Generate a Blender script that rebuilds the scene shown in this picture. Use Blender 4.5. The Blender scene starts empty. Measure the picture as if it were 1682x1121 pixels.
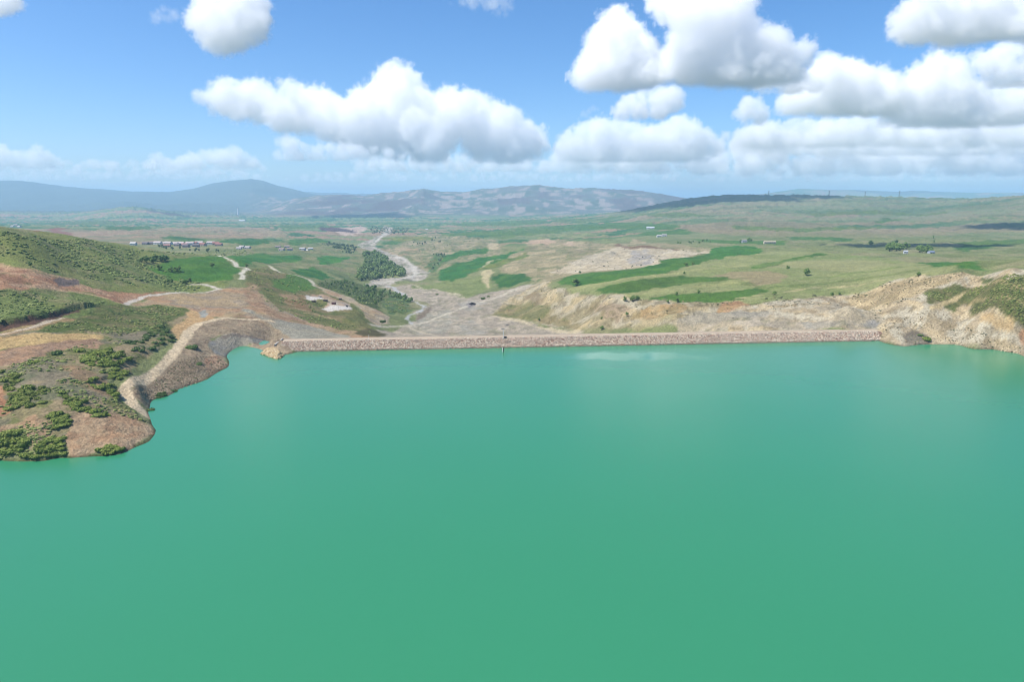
import bpy, bmesh, math, random
import numpy as np
from mathutils import Vector

# ------------------------------------------------------------------ camera, sky, sun, exposure
scene = bpy.context.scene
COL = scene.collection
PITCH = math.radians(11.62)
cam_data = bpy.data.cameras.new('camera')
camera = bpy.data.objects.new('camera', cam_data)
COL.objects.link(camera)
camera.location = (0, 0, 100)
camera.rotation_euler = (math.pi / 2 - PITCH, 0, 0)
cam_data.lens = 24
cam_data.sensor_width = 36
cam_data.clip_start = 1
cam_data.clip_end = 250000
scene.camera = camera

SUN_EL, SUN_AZ = math.radians(57), math.radians(-105)      # clockwise from +Y: from the left, a little behind
SUN_DIR = np.array([math.sin(SUN_AZ) * math.cos(SUN_EL), math.cos(SUN_AZ) * math.cos(SUN_EL), math.sin(SUN_EL)])
world = bpy.data.worlds.new('World')
scene.world = world
world.use_nodes = True
wt = world.node_tree
sky = wt.nodes.new('ShaderNodeTexSky')
sky.sky_type = 'NISHITA'
sky.sun_disc = False
sky.sun_elevation = SUN_EL
sky.sun_rotation = SUN_AZ
sky.altitude = 600
sky.air_density = 0.8
sky.dust_density = 1.6
sky.ozone_density = 5.0
hsv = wt.nodes.new('ShaderNodeHueSaturation')
hsv.inputs['Saturation'].default_value = 1.2
hsv.inputs['Value'].default_value = 1.3
wt.links.new(sky.outputs[0], hsv.inputs['Color'])
wt.links.new(hsv.outputs[0], wt.nodes['Background'].inputs[0])
wt.nodes['Background'].inputs[1].default_value = 0.10
sun_data = bpy.data.lights.new('sun', 'SUN')
sun_data.energy = 4.6
sun_data.angle = math.radians(0.53)
sun_data.color = (1, 0.955, 0.89)
sun = bpy.data.objects.new('sun', sun_data)
COL.objects.link(sun)
sun.rotation_euler = Vector(SUN_DIR).to_track_quat('Z', 'Y').to_euler()
scene.view_settings.view_transform = 'Standard'
scene.view_settings.look = 'None'
scene.view_settings.gamma = 1
scene.view_settings.exposure = 0.55
cyc = scene.cycles
cyc.max_bounces = 22
cyc.diffuse_bounces = 3
cyc.glossy_bounces = 2
cyc.transparent_max_bounces = 6
cyc.volume_bounces = 20
cyc.volume_max_steps = 256
cyc.use_denoising = True
cyc.denoiser = 'OPENIMAGEDENOISE'
cyc.denoising_input_passes = 'RGB_ALBEDO_NORMAL'
cyc.denoising_prefilter = 'ACCURATE'
cyc.filter_width = 1.05
cyc.sample_clamp_indirect = 6
# ------------------------------------------------------------------ map data, metres: X east, Y north from the camera, Z above the lake
HEIGHTS = [(-215.9,253.7,0.0),(-201.1,253.1,0.0),(-186.7,253.1,0.0),(-179.3,256.3,0.0),(-163.1,257.6,0.0),(-156.5,261.0,0.0),(-153.4,271.5,0.0),(-156.1,285.3,0.0),(-165.9,299.5,0.0),(-177.0,318.1,0.0),(-184.8,331.3,0.0),(-179.0,344.5,0.0),(-175.1,371.5,0.0),(-175.1,412.2,0.0),(-183.4,428.8,0.0),(-188.2,437.6,0.0),(-189.8,450.5,0.0),(-189.4,462.2,0.0),(-186.6,469.3,0.0),(-183.7,478.7,0.0),(-179.1,483.0,0.0),(268.0,494.1,0.0),(266.8,480.9,0.0),(276.1,466.2,0.0),(298.0,474.5,0.0),(317.0,470.3,0.0),(330.1,458.3,0.0),(332.8,432.3,0.0),(334.9,405.8,0.0),(335.7,342.3,0.0),(317.4,267.9,0.0),(-200.5,232.3,-9.0),(-172.0,229.4,-10.0),(-158.4,239.7,-10.0),(-145.4,254.4,-9.0),(-141.3,276.3,-10.0),(-152.1,305.5,-8.0),(-168.8,335.2,-7.0),(-153.4,375.6,-9.0),(-159.0,420.5,-8.0),(-185.4,459.5,-5.0),(-184.7,480.7,-4.0),(-98.2,210.2,-14.0),(-157.9,191.4,-14.0),(-10.7,273.6,-20.0),(-6.5,157.4,-20.0),(145.7,273.6,-20.0),(-117.9,157.4,-20.0),(128.7,157.4,-20.0),(259.3,473.6,-6.0),(274.7,455.1,-7.0),(309.9,445.1,-8.0),(319.7,412.9,-8.0),(322.7,388.4,-9.0),(61.8,420.5,-18.0),(-90.5,406.2,-14.0),(184.2,435.8,-14.0),(-223.7,265.7,10.0),(-211.2,268.6,9.0),(-233.4,299.8,13.0),(-247.2,296.3,14.0),(-257.6,333.8,19.0),(-245.3,343.0,20.0),(-283.7,370.4,24.0),(-299.5,392.1,25.0),(-316.3,416.0,30.0),(-333.3,440.0,34.0),(-343.4,455.0,40.0),(-356.6,474.2,46.0),(-390.2,520.7,50.0),(-407.8,547.1,62.0),(-401.3,499.9,52.0),(-334.0,410.1,31.0),(-272.5,329.7,20.0),(-181.9,261.5,5.0),(-189.0,257.2,4.0),(-178.3,276.6,9.0),(-171.4,264.2,4.0),(-196.2,306.6,11.0),(-170.9,285.7,6.0),(-164.4,287.8,2.5),(-209.9,306.4,14.0),(-216.7,341.2,14.0),(-197.2,327.8,8.0),(-186.4,318.5,4.5),(-168.7,304.6,0.4),(-185.5,329.6,7.5),(-205.1,388.8,8.6),(-225.9,459.4,10.0),(-236.7,501.6,11.0),(-228.8,514.9,11.0),(-190.7,362.3,3.5),(-188.1,393.6,4.5),(-192.6,424.5,3.0),(-259.8,385.0,21.0),(-237.6,407.0,16.5),(-242.7,452.3,13.5),(-239.1,471.5,12.0),(-281.5,527.9,16.0),(-292.4,490.2,22.0),(-294.6,439.8,26.0),(-211.2,383.8,10.5),(-210.9,358.6,13.0),(-276.1,566.7,15.0),(-233.0,586.7,12.0),(-276.5,626.9,14.5),(-198.2,546.8,8.0),(-192.7,510.9,7.0),(-208.9,499.9,9.0),(-212.4,461.3,7.5),(-204.4,483.1,8.5),(-185.0,483.9,7.0),(-199.1,426.6,6.5),(-198.4,438.2,5.2),(-203.9,453.0,5.8),(-205.9,463.5,6.2),(-204.9,472.3,6.6),(-197.2,479.1,6.6),(-183.8,472.1,6.2),(-167.2,468.6,5.6),(-187.2,423.6,3.2),(-181.0,416.0,2.2),(-187.7,466.0,-3.0),(-180.1,480.2,-3.0),(-176.3,488.5,-2.5),(-184.2,445.9,-4.0),(-345.8,520.9,36.0),(-328.8,546.0,28.0),(-313.0,560.6,21.0),(-359.9,629.0,34.0),(-403.4,613.2,52.0),(-413.2,725.5,40.0),(-410.0,593.4,64.0),(-515.0,648.3,72.0),(-429.2,578.7,74.0),(-455.5,660.9,68.0),(-476.2,757.9,58.0),(-464.9,818.9,46.0),(-445.3,849.5,38.0),(-419.5,924.4,26.0),(-392.7,786.3,28.0),(-333.7,812.3,22.0),(-359.1,895.2,22.0),(-423.7,793.1,33.0),(-339.1,743.3,22.0),(-327.4,833.2,20.0),(-295.3,749.5,18.0),(-402.2,941.1,23.0),(-271.1,685.8,14.5),(-323.5,667.4,18.0),(-816.1,1100.0,48.7),(-753.9,1150.0,30.2),(-711.1,1250.0,4.4),(-875.2,1100.0,42.9),(-324.2,885.2,15.0),(-312.8,945.5,5.0),(-245.8,854.6,-5.0),(-189.0,746.7,-12.0),(-199.6,711.7,-10.0),(-199.0,746.9,-10.0),(-175.3,731.1,-13.0),(-243.2,750.7,1.0),(-225.4,640.0,4.0),(-170.4,586.1,-4.0),(-134.7,616.1,-15.0),(-123.1,674.5,-29.0),(-138.8,543.7,-5.0),(-176.2,538.4,2.0),(-146.0,731.0,-23.0),(-183.2,811.2,-18.0),(-99.1,723.3,-35.0),(-61.6,842.2,-34.0),(-123.3,906.7,-36.0),(6.9,853.3,-28.0),(-151.9,1123.2,-38.0),(-230.6,1165.8,-38.0),(-199.0,1478.9,-42.0),(-330.6,1852.3,-45.0),(-498.5,2439.3,-48.0),(-623.6,3519.5,-52.0),(-326.0,1301.8,-25.0),(-156.0,906.7,-36.0),(-181.7,958.0,-35.0),(-376.8,1319.8,-15.0),(-414.3,1660.7,-30.0),(-485.5,1516.2,-12.0),(-671.2,1846.0,-12.0),(-743.4,1550.9,-5.0),(-707.0,1659.9,-8.0),(-1118.5,1975.3,-6.0),(-1638.5,2509.3,-4.0),(-1189.2,2492.7,-12.0),(-997.6,2893.4,-30.0),(-2125.2,2870.7,-4.0),(-1600.0,1900.0,-6.0),(-2400.0,2600.0,-6.0),(-900.0,1300.0,15.0),(-4893.9,5919.5,-58.0),(-3853.7,5919.5,-58.0),(-2813.6,5919.5,-58.0),(-1773.4,5919.5,-58.0),(-733.3,5919.5,-58.0),(-8159.3,9888.5,-70.0),(-6425.1,9888.5,-70.0),(-4690.9,9888.5,-70.0),(-2956.8,9888.5,-70.0),(-1222.6,9888.5,-70.0),(511.6,9888.5,-70.0),(-12600.0,14000.0,-75.0),(-27000.0,30000.0,-80.0),(-54000.0,60000.0,-90.0),(-8400.0,14000.0,-75.0),(-18000.0,30000.0,-80.0),(-36000.0,60000.0,-90.0),(-4200.0,14000.0,-75.0),(-9000.0,30000.0,-80.0),(-18000.0,60000.0,-90.0),(0.0,14000.0,-75.0),(0.0,30000.0,-80.0),(0.0,60000.0,-90.0),(4200.0,14000.0,-75.0),(9000.0,30000.0,-80.0),(18000.0,60000.0,-90.0),(8400.0,14000.0,-40.0),(18000.0,30000.0,-70.0),(36000.0,60000.0,-90.0),(12600.0,14000.0,-40.0),(27000.0,30000.0,-70.0),(54000.0,60000.0,-90.0),(368.4,379.2,8.0),(411.8,428.6,20.0),(445.9,468.3,34.0),(361.5,310.1,10.0),(440.7,385.8,28.0),(467.0,493.6,46.0),(514.1,457.0,50.0),(318.5,321.8,-9.0),(298.1,248.5,-9.0),(-250.3,242.0,0.0),(-242.8,232.3,-9.0),(-273.7,269.4,14.0),(-317.6,317.4,23.0),(-386.9,392.3,34.0),(-464.0,476.5,50.0),(-513.9,533.0,70.0),(-273.2,233.4,0.0),(-349.1,309.1,25.0),(-502.6,457.4,52.0),(-120.0,470.0,-4.0),(-60.0,475.0,-15.0),(60.0,560.0,-28.0),(110.0,545.0,-22.0),(150.0,540.0,-13.0),(0.0,480.0,-34.0),(60.0,485.0,-35.0),(120.0,492.0,-24.0),(180.0,494.0,-6.0),(225.0,496.0,-3.0),(262.0,496.0,2.0),(225.0,478.0,-7.0),(245.0,480.0,-6.0),(258.0,484.0,-4.0),(205.0,476.0,-10.0),(0.0,440.0,-26.0),(100.0,445.0,-26.0),(-80.0,440.0,-14.0),(200.0,455.0,-12.0),(0.0,530.0,-33.0),(-70.0,525.0,-12.0),(-110.0,520.0,-4.0),(298.6,499.9,9.0),(273.1,489.6,5.0),(312.9,511.2,21.0),(342.5,530.8,30.0),(364.9,536.9,35.0),(364.6,552.7,42.0),(351.0,458.8,8.0),(324.0,469.7,8.0),(313.1,486.2,7.0),(357.7,471.4,25.0),(366.3,485.3,36.0),(362.1,500.5,43.0),(377.9,466.7,30.0),(363.1,443.5,9.0),(396.4,493.6,46.0),(346.4,506.7,24.0),(322.9,546.0,28.0),(524.1,776.1,31.0),(555.5,742.3,34.0),(575.8,719.8,36.0),(275.9,508.1,7.5),(281.0,555.4,3.5),(221.5,532.7,4.5),(251.2,546.8,12.0),(273.4,543.2,20.0),(330.7,577.6,28.0),(221.6,602.5,14.0),(195.3,604.3,11.0),(150.4,645.7,9.0),(97.4,681.2,4.0),(67.3,844.8,0.0),(263.4,720.0,18.0),(179.0,772.7,12.0),(119.5,840.9,8.0),(237.9,1032.9,10.0),(412.2,1295.7,10.0),(439.4,883.7,23.0),(599.1,1209.3,16.0),(609.0,1499.9,9.0),(343.4,641.0,27.0),(41.5,780.0,-17.0),(5.9,725.1,-30.0),(70.3,713.2,-20.0),(72.0,733.3,-8.0),(88.5,613.1,-15.0),(111.8,589.8,-9.0),(116.5,617.1,-1.0),(37.0,691.2,-29.0),(135.6,578.6,0.0),(164.7,590.3,5.0),(176.9,543.9,2.5),(93.2,649.3,-4.5),(44.2,834.1,-10.0),(7.7,955.4,-26.0),(143.5,614.7,5.0),(9.0,1115.1,-22.0),(-89.7,1419.6,-30.0),(-68.0,1871.5,-30.0),(167.2,1182.1,-3.0),(251.9,1429.4,7.0),(338.2,1319.8,6.0),(143.8,1488.3,-6.0),(95.4,1826.1,-14.0),(135.8,2607.9,-24.0),(-209.0,2600.4,-35.0),(-248.3,1986.7,-38.0),(-39.5,1074.4,-32.0),(-144.1,1334.2,-40.0),(160.0,1500.0,-12.0),(330.0,1800.0,-8.0),(500.0,1900.0,0.0),(-440.0,5500.0,-65.9),(-521.3,4200.0,-52.2),(-244.8,6800.0,-63.9),(-532.9,7500.0,-41.9),(133.2,8000.0,-10.0),(669.3,7000.0,-32.4),(1142.3,8200.0,-5.7),(-961.0,6800.0,-52.1),(446.7,1953.5,2.0),(759.3,1873.8,6.0),(903.5,1550.6,10.0),(330.5,2355.6,-12.0),(682.5,3000.0,22.5),(503.3,3600.0,-8.6),(1088.6,2700.0,30.3),(1406.2,3500.0,69.9),(1335.0,2300.0,10.7),(1849.1,3200.0,45.0),(1917.4,2600.0,55.3),(1336.8,1800.0,6.6),(1970.8,2500.0,57.0),(1325.8,2700.0,30.3),(1025.7,5600.0,18.2),(1177.6,5200.0,82.1),(1305.4,5000.0,117.0),(1503.3,4800.0,136.8),(1801.9,4500.0,134.5),(2097.7,4300.0,125.7),(2416.3,4200.0,117.9),(2584.7,3900.0,113.3),(2641.7,3600.0,124.6),(2804.6,3500.0,135.8),(1875.0,7500.0,-30.0),(2450.0,7000.0,0.0),(3250.0,6500.0,20.0),(4200.0,6000.0,20.0),(4950.0,5500.0,30.0),(-3937.2,6800.0,18.2),(-3561.7,6500.0,44.2),(-3309.1,6500.0,10.6),(-4224.2,6500.0,-17.3),(-5012.0,6800.0,0.7),(-3107.1,6800.0,-22.8),(-5368.6,6800.0,6.5),(-6800.0,8500.0,-40.0),(-5100.0,8500.0,-40.0),(-3825.0,8500.0,-40.0)]
RANGES = [
    (12000,3000,-74,0.16,71,[(-11679.0,345.0),(-10287.0,406.0),(-9003.0,427.0),(-8360.0,416.0),(-7611.0,325.0),(-7183.0,294.0),(-6541.0,253.0),(-5898.0,243.0),(-5470.0,294.0),(-5095.0,386.0),(-4774.0,427.0),(-4453.0,447.0),(-4239.0,416.0),(-4025.0,345.0),(-3757.0,284.0),(-3436.0,213.0),(-3008.0,141.0),(-2152.0,59.0)]),
    (8800,1900,-66,0.34,72,[(-3462.0,-66.0),(-3069.0,24.0),(-2755.0,115.0),(-2441.0,160.0),(-2206.0,175.0),(-1892.0,153.0),(-1578.0,183.0),(-1264.0,220.0),(-1107.0,235.0),(-871.0,198.0),(-636.0,205.0),(-322.0,235.0),(-86.0,250.0),(267.0,280.0),(463.0,257.0),(699.0,235.0),(934.0,243.0),(1248.0,220.0),(1562.0,213.0),(1876.0,183.0),(2190.0,130.0),(2661.0,40.0),(3132.0,-51.0)]),
    (14000,2000,-74,0.15,73,[(3859.0,100.0),(4858.0,219.0),(5732.0,327.0),(6357.0,327.0),(6981.0,303.0),(7606.0,279.0),(8230.0,291.0),(8979.0,267.0),(9979.0,255.0),(10728.0,267.0),(11977.0,315.0)]),
    (7600,700,-66,0.3,74,[(-2447.0,-44.0),(-2176.0,-11.0),(-1634.0,2.0),(-1092.0,-11.0),(-549.0,9.0),(-142.0,-11.0),(264.0,-44.0)]),
    (9200,700,-68,0.3,75,[(-9036.0,21.0),(-7723.0,68.0),(-6902.0,53.0),(-6245.0,29.0),(-5589.0,60.0),(-5138.0,92.0),(-4686.0,53.0),(-4194.0,76.0),(-3619.0,53.0),(-3045.0,76.0),(-2470.0,60.0),(-1978.0,21.0),(-1485.0,-26.0)]),
    (16500,2200,-76,0.2,76,[(-16058.0,269.0),(-13262.0,353.0),(-11496.0,325.0),(-9729.0,269.0),(-8257.0,297.0),(-7080.0,269.0),(-6050.0,325.0),(-5019.0,297.0),(-3842.0,269.0),(-2664.0,241.0),(-1192.0,184.0),(280.0,100.0)]),
]
SCARPS = [
    ([(-301.6,387.9),(-303.8,398.3),(-298.2,407.0),(-295.0,420.0),(-295.5,438.1),(-299.1,457.9),(-299.7,470.4)],1,3.0,2.5,30),
    ([(-204.9,337.9),(-205.1,346.2),(-210.7,368.3),(-213.8,396.5),(-214.2,413.9),(-216.1,427.8),(-227.5,452.7),(-247.0,480.6)],1,1.2,3.5,26),
    ([(-199.5,331.1),(-187.7,315.6),(-176.3,307.9),(-164.5,295.7)],-1,0.8,3.0,14),
]
GULLIES = [
    ([(48.6,1009.1),(54.0,844.4),(88.6,736.8),(123.3,656.8),(169.8,610.9),(202.2,592.3),(179.6,521.8),(63.3,640.7),(37.8,707.7),(6.2,765.3),(-22.7,810.9),(-2.9,915.5),(25.1,967.6)],12.0,34,1.2),
    ([(197.3,586.5),(260.8,605.1),(298.9,619.8),(336.4,608.9),(348.8,578.9),(368.4,557.9),(369.3,543.2),(325.6,538.1),(325.7,514.4),(339.9,499.1),(348.7,463.8),(348.7,455.5),(341.4,444.5),(331.8,461.6),(320.4,473.8),(282.2,480.5),(272.0,499.3),(255.9,504.2),(175.0,537.5)],6.0,26,0.5),
    ([(67.9,1148.1),(121.9,1260.2),(188.1,1379.3),(251,1590),(248.6,1412.7),(302.2,1415.2),(329.7,1335.0),(351.0,1232.6),(264.7,1098.6),(206.8,994.1),(155.9,951.8),(105.7,997.3)],12.0,60,0.2),
    ([(-223.9,776.1),(-176.2,734.0),(-148.9,696.6),(-129.6,645.0),(-144.8,599.9),(-181.9,636.3),(-212.4,706.9)],4.0,24,0.6),
]
# land use: name, shape, outline, colour, edge softness, edge wobble, opacity, width, own object
LAYERS = [
    ('plain','poly',[(-1851,2726),(-1433,2422),(-1512,2903),(-1729,3997),(-1386,3739),(-988,2863),(-817,2198),(-818,1984),(-1103,2188),(-947,1737),(-933,1657),(-1177,1928),(-484.1,744.7),(-480.3,717.3)],(160,143,112),40,60,1.0,0,None),
    ('crop','poly',[(-1914,3250),(-1931,3679),(-1478,2837),(-1531,2658)],(62,112,62),20,20,1,0,'field'),
    ('crop','poly',[(-1037,2037),(-1115,2251),(-953,2040),(-835,1923),(-881,1884)],(50,105,60),10,10,1,0,'field'),
    ('crop','poly',[(-833,2044),(-817,2198),(-792,2234),(-649,1839),(-651,1746),(-700,1753),(-780,1795)],(50,112,62),8,8,1,0,'field'),
    ('soil','poly',[(-1706,2527),(-1834,2830),(-1406,2180),(-493.4,739.4)],(150,105,85),20,20,1.0,0,None),
    ('crop','poly',[(-752,2311),(-719,2534),(-633,2459),(-581,2147),(-577,1938),(-620,1916)],(62,120,62),8,8,1,0,'field'),
    ('quarry','poly',[(-1027,3874),(-907,4183),(-784,3729),(-666,2945),(-715,2907)],(205,180,160),10,20,1.0,0,None),
    ('quarry','poly',[(-1136,3895),(-1039,4052),(-802,3484),(-733,3245),(-865,3315)],(95,72,68),10,20,1.0,0,None),
    ('bank','poly',[(-1044,2779),(-1144,3277),(-899,2785),(-774,2363),(-849,2383)],(170,155,120),20,30,0.8,0,None),
    ('terrace','poly',[(-654,1676),(-589,1819),(-624,2198),(-519,2291),(-392,1758),(-262.6,1145.9),(-271.1,1078.3),(-341.0,1210.6),(-373.0,1144.5),(-327.8,834.3)],(128,138,88),10,15,1.0,0,None),
    ('crop','poly',[(-462.9,1111.3),(-510.6,1366.5),(-510.6,1366.5),(-466.9,1396.8),(-437.0,1419.9),(-394.9,1290.4),(-393.7,1191.0),(-367.5,980.9),(-336.9,866.8),(-343.6,854.8)],(50,122,58),3,4,1,0,'field'),
    ('crop','poly',[(-416.3,1459.3),(-427,1597),(-389,1649),(-361.2,1457.2),(-350.3,1351.7),(-361.7,1285.5)],(56,135,62),3,4,1,0,'field'),
    ('crop','poly',[(-330.5,1012.7),(-339.8,1169.1),(-297.1,1104.7),(-281.7,1082.5),(-278.5,970.0),(-290.5,939.8)],(48,116,60),3,4,1,0,'field'),
    ('hillside','poly',[(-559.4,689.3),(-434.9,586.7),(-471.6,684.5),(-1219,1969),(-462.5,854.0),(-449.8,936.7),(-581.6,1321.6),(-393.3,920.1),(-317.2,797.5),(-287.0,680.3),(-296.6,646.9),(-314.4,603.0),(-302.5,523.9),(-285.9,457.7),(-284.0,370.9),(-297.4,353.9)],(124,136,76),4,5,1.0,0,None),
    ('crop','poly',[(-395.2,729.1),(-405.0,804.0),(-408.6,869.6),(-423.4,990.0),(-364.2,877.8),(-341.0,843.6),(-323.4,812.5),(-308.8,766.3),(-294.4,721.2),(-320.8,694.2),(-344.1,688.6),(-361.2,714.4),(-381.9,718.4)],(66,124,54),3,4,1,0,'field'),
    ('grassy_slope','poly',[(-327.8,834.3),(-332.7,931.4),(-280.5,906.7),(-246.8,851.2),(-198.1,783.2),(-167.9,740.9),(-138.6,691.5),(-112.2,584.3),(-135.1,558.7),(-171.1,566.0),(-209.9,594.8),(-262.1,694.3),(-270.9,685.4)],(128,126,74),5,8,1.0,0,None),
    ('crop','poly',[(-274.7,780.2),(-296.4,926.0),(-267.4,896.0),(-242.3,835.4),(-236.2,783.1),(-240.3,746.4),(-252.1,742.6),(-259.5,740.4)],(72,128,56),4,6,0.9,0,'field'),
    ('orange_soil','poly',[(-248.6,717.5),(-229.7,760.6),(-210.3,715.8),(-192.9,640.3),(-213.6,647.1)],(160,125,85),5,8,0.7,0,None),
    ('green_bank','poly',[(-246.3,856.2),(-266.0,987.1),(-266.6,1120.1),(-222.1,1026.7),(-167.7,860.8),(-150.9,772.9),(-176.8,781.2),(-214.4,849.1)],(100,112,62),4,6,1.0,0,None),
    ('orange_soil','poly',[(-402.3,525.4),(-393.0,524.9),(-376.8,518.0),(-363.2,522.7),(-353.9,541.3),(-338.7,546.7),(-329.6,564.1),(-315.5,581.8),(-315.9,603.1),(-310.4,613.4),(-308.9,581.3),(-304.5,540.2),(-302.8,524.3),(-314.1,524.1),(-327.7,528.1),(-337.3,507.3),(-342.3,498.6),(-343.5,477.0),(-346.7,468.5),(-348.2,461.9),(-355.9,461.2)],(186,142,108),3,5,1.0,0,None),
    ('track','line',[(-393.0,524.9),(-374.7,514.8),(-363.0,530.8),(-353.3,551.7)],(205,168,132),2,2,0.8,5,None),
    ('track','line',[(-348.8,474.4),(-342.3,498.6),(-325.0,523.4),(-306.8,523.2),(-302.3,527.6)],(212,176,140),2,2,0.8,5,None),
    ('rock_heap','poly',[(-351.3,524.5),(-356.6,538.3),(-353.3,551.7),(-345.3,542.3),(-341.6,526.8),(-343.1,514.8)],(120,105,98),1.5,3,1.0,0,None),
    ('bench','poly',[(-302.0,527.2),(-310.7,580.2),(-307.2,609.9),(-291.0,628.1),(-283.8,650.9),(-284.6,681.6),(-273.9,693.3),(-259.4,695.3),(-236.9,656.9),(-217.1,623.7),(-187.0,589.3),(-164.6,565.7),(-140.7,551.4),(-117.9,538.1),(-111.4,580.6),(-95.0,518.6),(-153.7,454.1),(-177.2,497.9),(-197.1,517.0),(-214.2,525.1),(-226.7,515.5),(-258.2,538.6),(-281.0,545.8)],(178,156,122),3,5,1.0,0,None),
    ('gray_slope','poly',[(-219.5,557.8),(-203.6,548.2),(-192.2,543.3),(-178.8,550.6),(-165.8,556.4),(-143.6,543.1),(-119.9,524.6),(-122.4,505.0),(-136.7,498.5),(-156.3,481.9),(-177.2,511.9),(-192.6,523.6),(-206.1,535.3)],(172,166,146),3,8,1.0,0,None),
    ('earth','poly',[(-271.8,683.7),(-265.3,703.1),(-240.6,659.0),(-211.5,607.2),(-185.2,570.8),(-169.8,570.3),(-136.6,565.2),(-108.8,540.5),(-120.3,526.4),(-144.9,547.9),(-167.1,560.9),(-181.2,558.1),(-195.4,552.6),(-221.2,582.9),(-241.0,607.2)],(184,154,120),3,8,0.85,0,None),
    ('earth','poly',[(-227.7,553.4),(-206.1,535.3),(-183.8,518.1),(-157.8,480.0),(-161.9,466.4),(-187.7,502.9),(-202.6,507.1),(-214.2,519.2)],(150,122,96),3,6,0.9,0,None),
    ('ocher','poly',[(-248.0,482.1),(-255.8,517.9),(-255.5,537.7),(-228.2,518.6),(-233.0,497.9),(-231.9,474.0),(-219.4,439.1),(-226.9,442.6)],(206,172,122),2,4,1.0,0,None),
    ('ash','poly',[(-248.3,534.9),(-249.3,548.3),(-239.4,531.0),(-237.8,519.2)],(165,165,155),1.5,2,1.0,0,None),
    ('peninsula','poly',[(-300.9,368.3),(-294.4,385.1),(-277.5,397.0),(-291.1,457.6),(-268.2,534.7),(-251.2,527.5),(-243.8,484.2),(-216.4,427.3),(-209.2,365.4),(-202.9,334.3),(-187.7,315.6),(-166.1,298.7),(-156.8,286.5),(-157.1,265.1),(-170.0,258.2),(-200.9,252.9),(-214.7,253.0)],(152,140,100),2,5,1.0,0,None),
    ('greenery','poly',[(-282.5,398.4),(-286.6,427.1),(-291.1,457.6),(-298.9,503.7),(-287.9,546.8),(-259.5,539.7),(-249.9,486.6),(-228.4,443.1),(-242.0,445.3),(-248.0,425.6),(-260.9,411.3),(-268.5,403.4)],(112,116,64),2,5,1.0,0,None),
    ('yellow_soil','poly',[(-295.1,360.4),(-289.9,378.9),(-278.6,391.0),(-263.6,402.1),(-250.8,408.3),(-248.5,400.8),(-259.1,388.5),(-263.3,368.3),(-273.1,355.7),(-282.8,344.3)],(206,176,120),2,3,1.0,0,None),
    ('red_soil','poly',[(-284.7,346.9),(-274.1,357.0),(-264.0,369.4),(-259.1,388.5),(-249.7,402.8),(-236.5,394.0),(-237.4,382.0),(-248.8,378.2),(-247.3,358.1),(-244.4,333.8),(-256.0,331.7),(-268.8,325.9)],(172,142,114),2,4,1.0,0,None),
    ('red_soil','poly',[(-229.6,337.5),(-220.1,340.4),(-203.6,329.6),(-190.6,318.0),(-194.2,313.3),(-211.9,324.1)],(160,132,100),2,5,0.7,0,None),
    ('red_soil','poly',[(-186.4,287.2),(-179.9,295.0),(-172.6,296.8),(-163.0,293.0),(-156.4,285.0),(-157.1,265.1),(-166.5,259.4),(-176.1,257.0),(-181.7,262.0),(-187.0,275.9)],(188,160,126),1.5,3,1.0,0,None),
    ('red_soil','poly',[(-210.8,268.0),(-201.6,275.9),(-192.7,272.2),(-187.2,264.3),(-191.3,259.7),(-192.4,256.9),(-196.1,261.7),(-203.9,266.2),(-207.8,263.5)],(186,158,124),1.5,3,0.85,0,None),
    ('red_soil','poly',[(-246.3,311.1),(-239.5,310.7),(-219.5,287.9),(-215.0,277.2),(-218.1,272.4)],(186,136,100),1.5,2,1.0,0,None),
    ('dark_cut','poly',[(-303.4,390.7),(-304.3,399.1),(-299.1,408.7),(-296.5,428.3),(-299.5,452.5),(-299.9,470.9),(-295.3,461.5),(-293.8,438.5),(-290.3,425.6),(-290.0,408.4),(-296.0,397.3),(-299.6,392.3),(-300.4,386.3)],(104,76,60),1,1.5,1.0,0,None),
    ('yellow_soil','poly',[(-298.1,390.2),(-291.1,411.3),(-291.2,438.9),(-285.9,436.5),(-282.8,401.6),(-290.0,386.3),(-293.3,383.7)],(190,156,116),1.5,2,0.7,0,None),
    ('road','line',[(-293.4,374.5),(-294.4,385.1),(-290.2,394.2),(-288.4,406.0),(-290.1,420.9),(-291.6,438.1)],(222,202,176),1,0.8,0.9,3.2,'dirt_track'),
    ('bank','poly',[(-227.2,469.5),(-226.6,517.2),(-209.4,524.5),(-186.6,519.8),(-160.5,488.5),(-181.0,488.1),(-191.6,476.7),(-205.6,472.5),(-206.2,456.9),(-197.4,436.1),(-187.0,432.3),(-174.1,408.7),(-175.4,377.5),(-177.4,354.1),(-183.2,334.7),(-179.1,322.1),(-184.6,322.2),(-188.5,328.1),(-195.2,345.5),(-197.3,375.0),(-203.8,400.9),(-210.0,427.6)],(168,150,122),1.5,2,1.0,0,None),
    ('bank','poly',[(-195.2,345.5),(-197.3,375.0),(-203.8,400.9),(-208.1,423.4),(-194.9,410.8),(-192.8,386.0),(-188.3,370.1),(-188.8,350.0),(-187.1,334.5),(-184.0,322.7),(-188.2,328.4)],(168,150,122),1.5,2.5,0.8,0,None),
    ('bank','poly',[(-191.1,411.7),(-187.8,423.9),(-174.8,410.3),(-173.8,395.1),(-177.2,386.5)],(182,140,112),1,2,1.0,0,None),
    ('bank','poly',[(-191.6,383.5),(-190.4,400.7),(-177.9,385.7),(-175.5,371.0),(-177.6,356.6),(-187.0,365.1)],(138,124,100),1.5,2.5,0.8,0,None),
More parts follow.
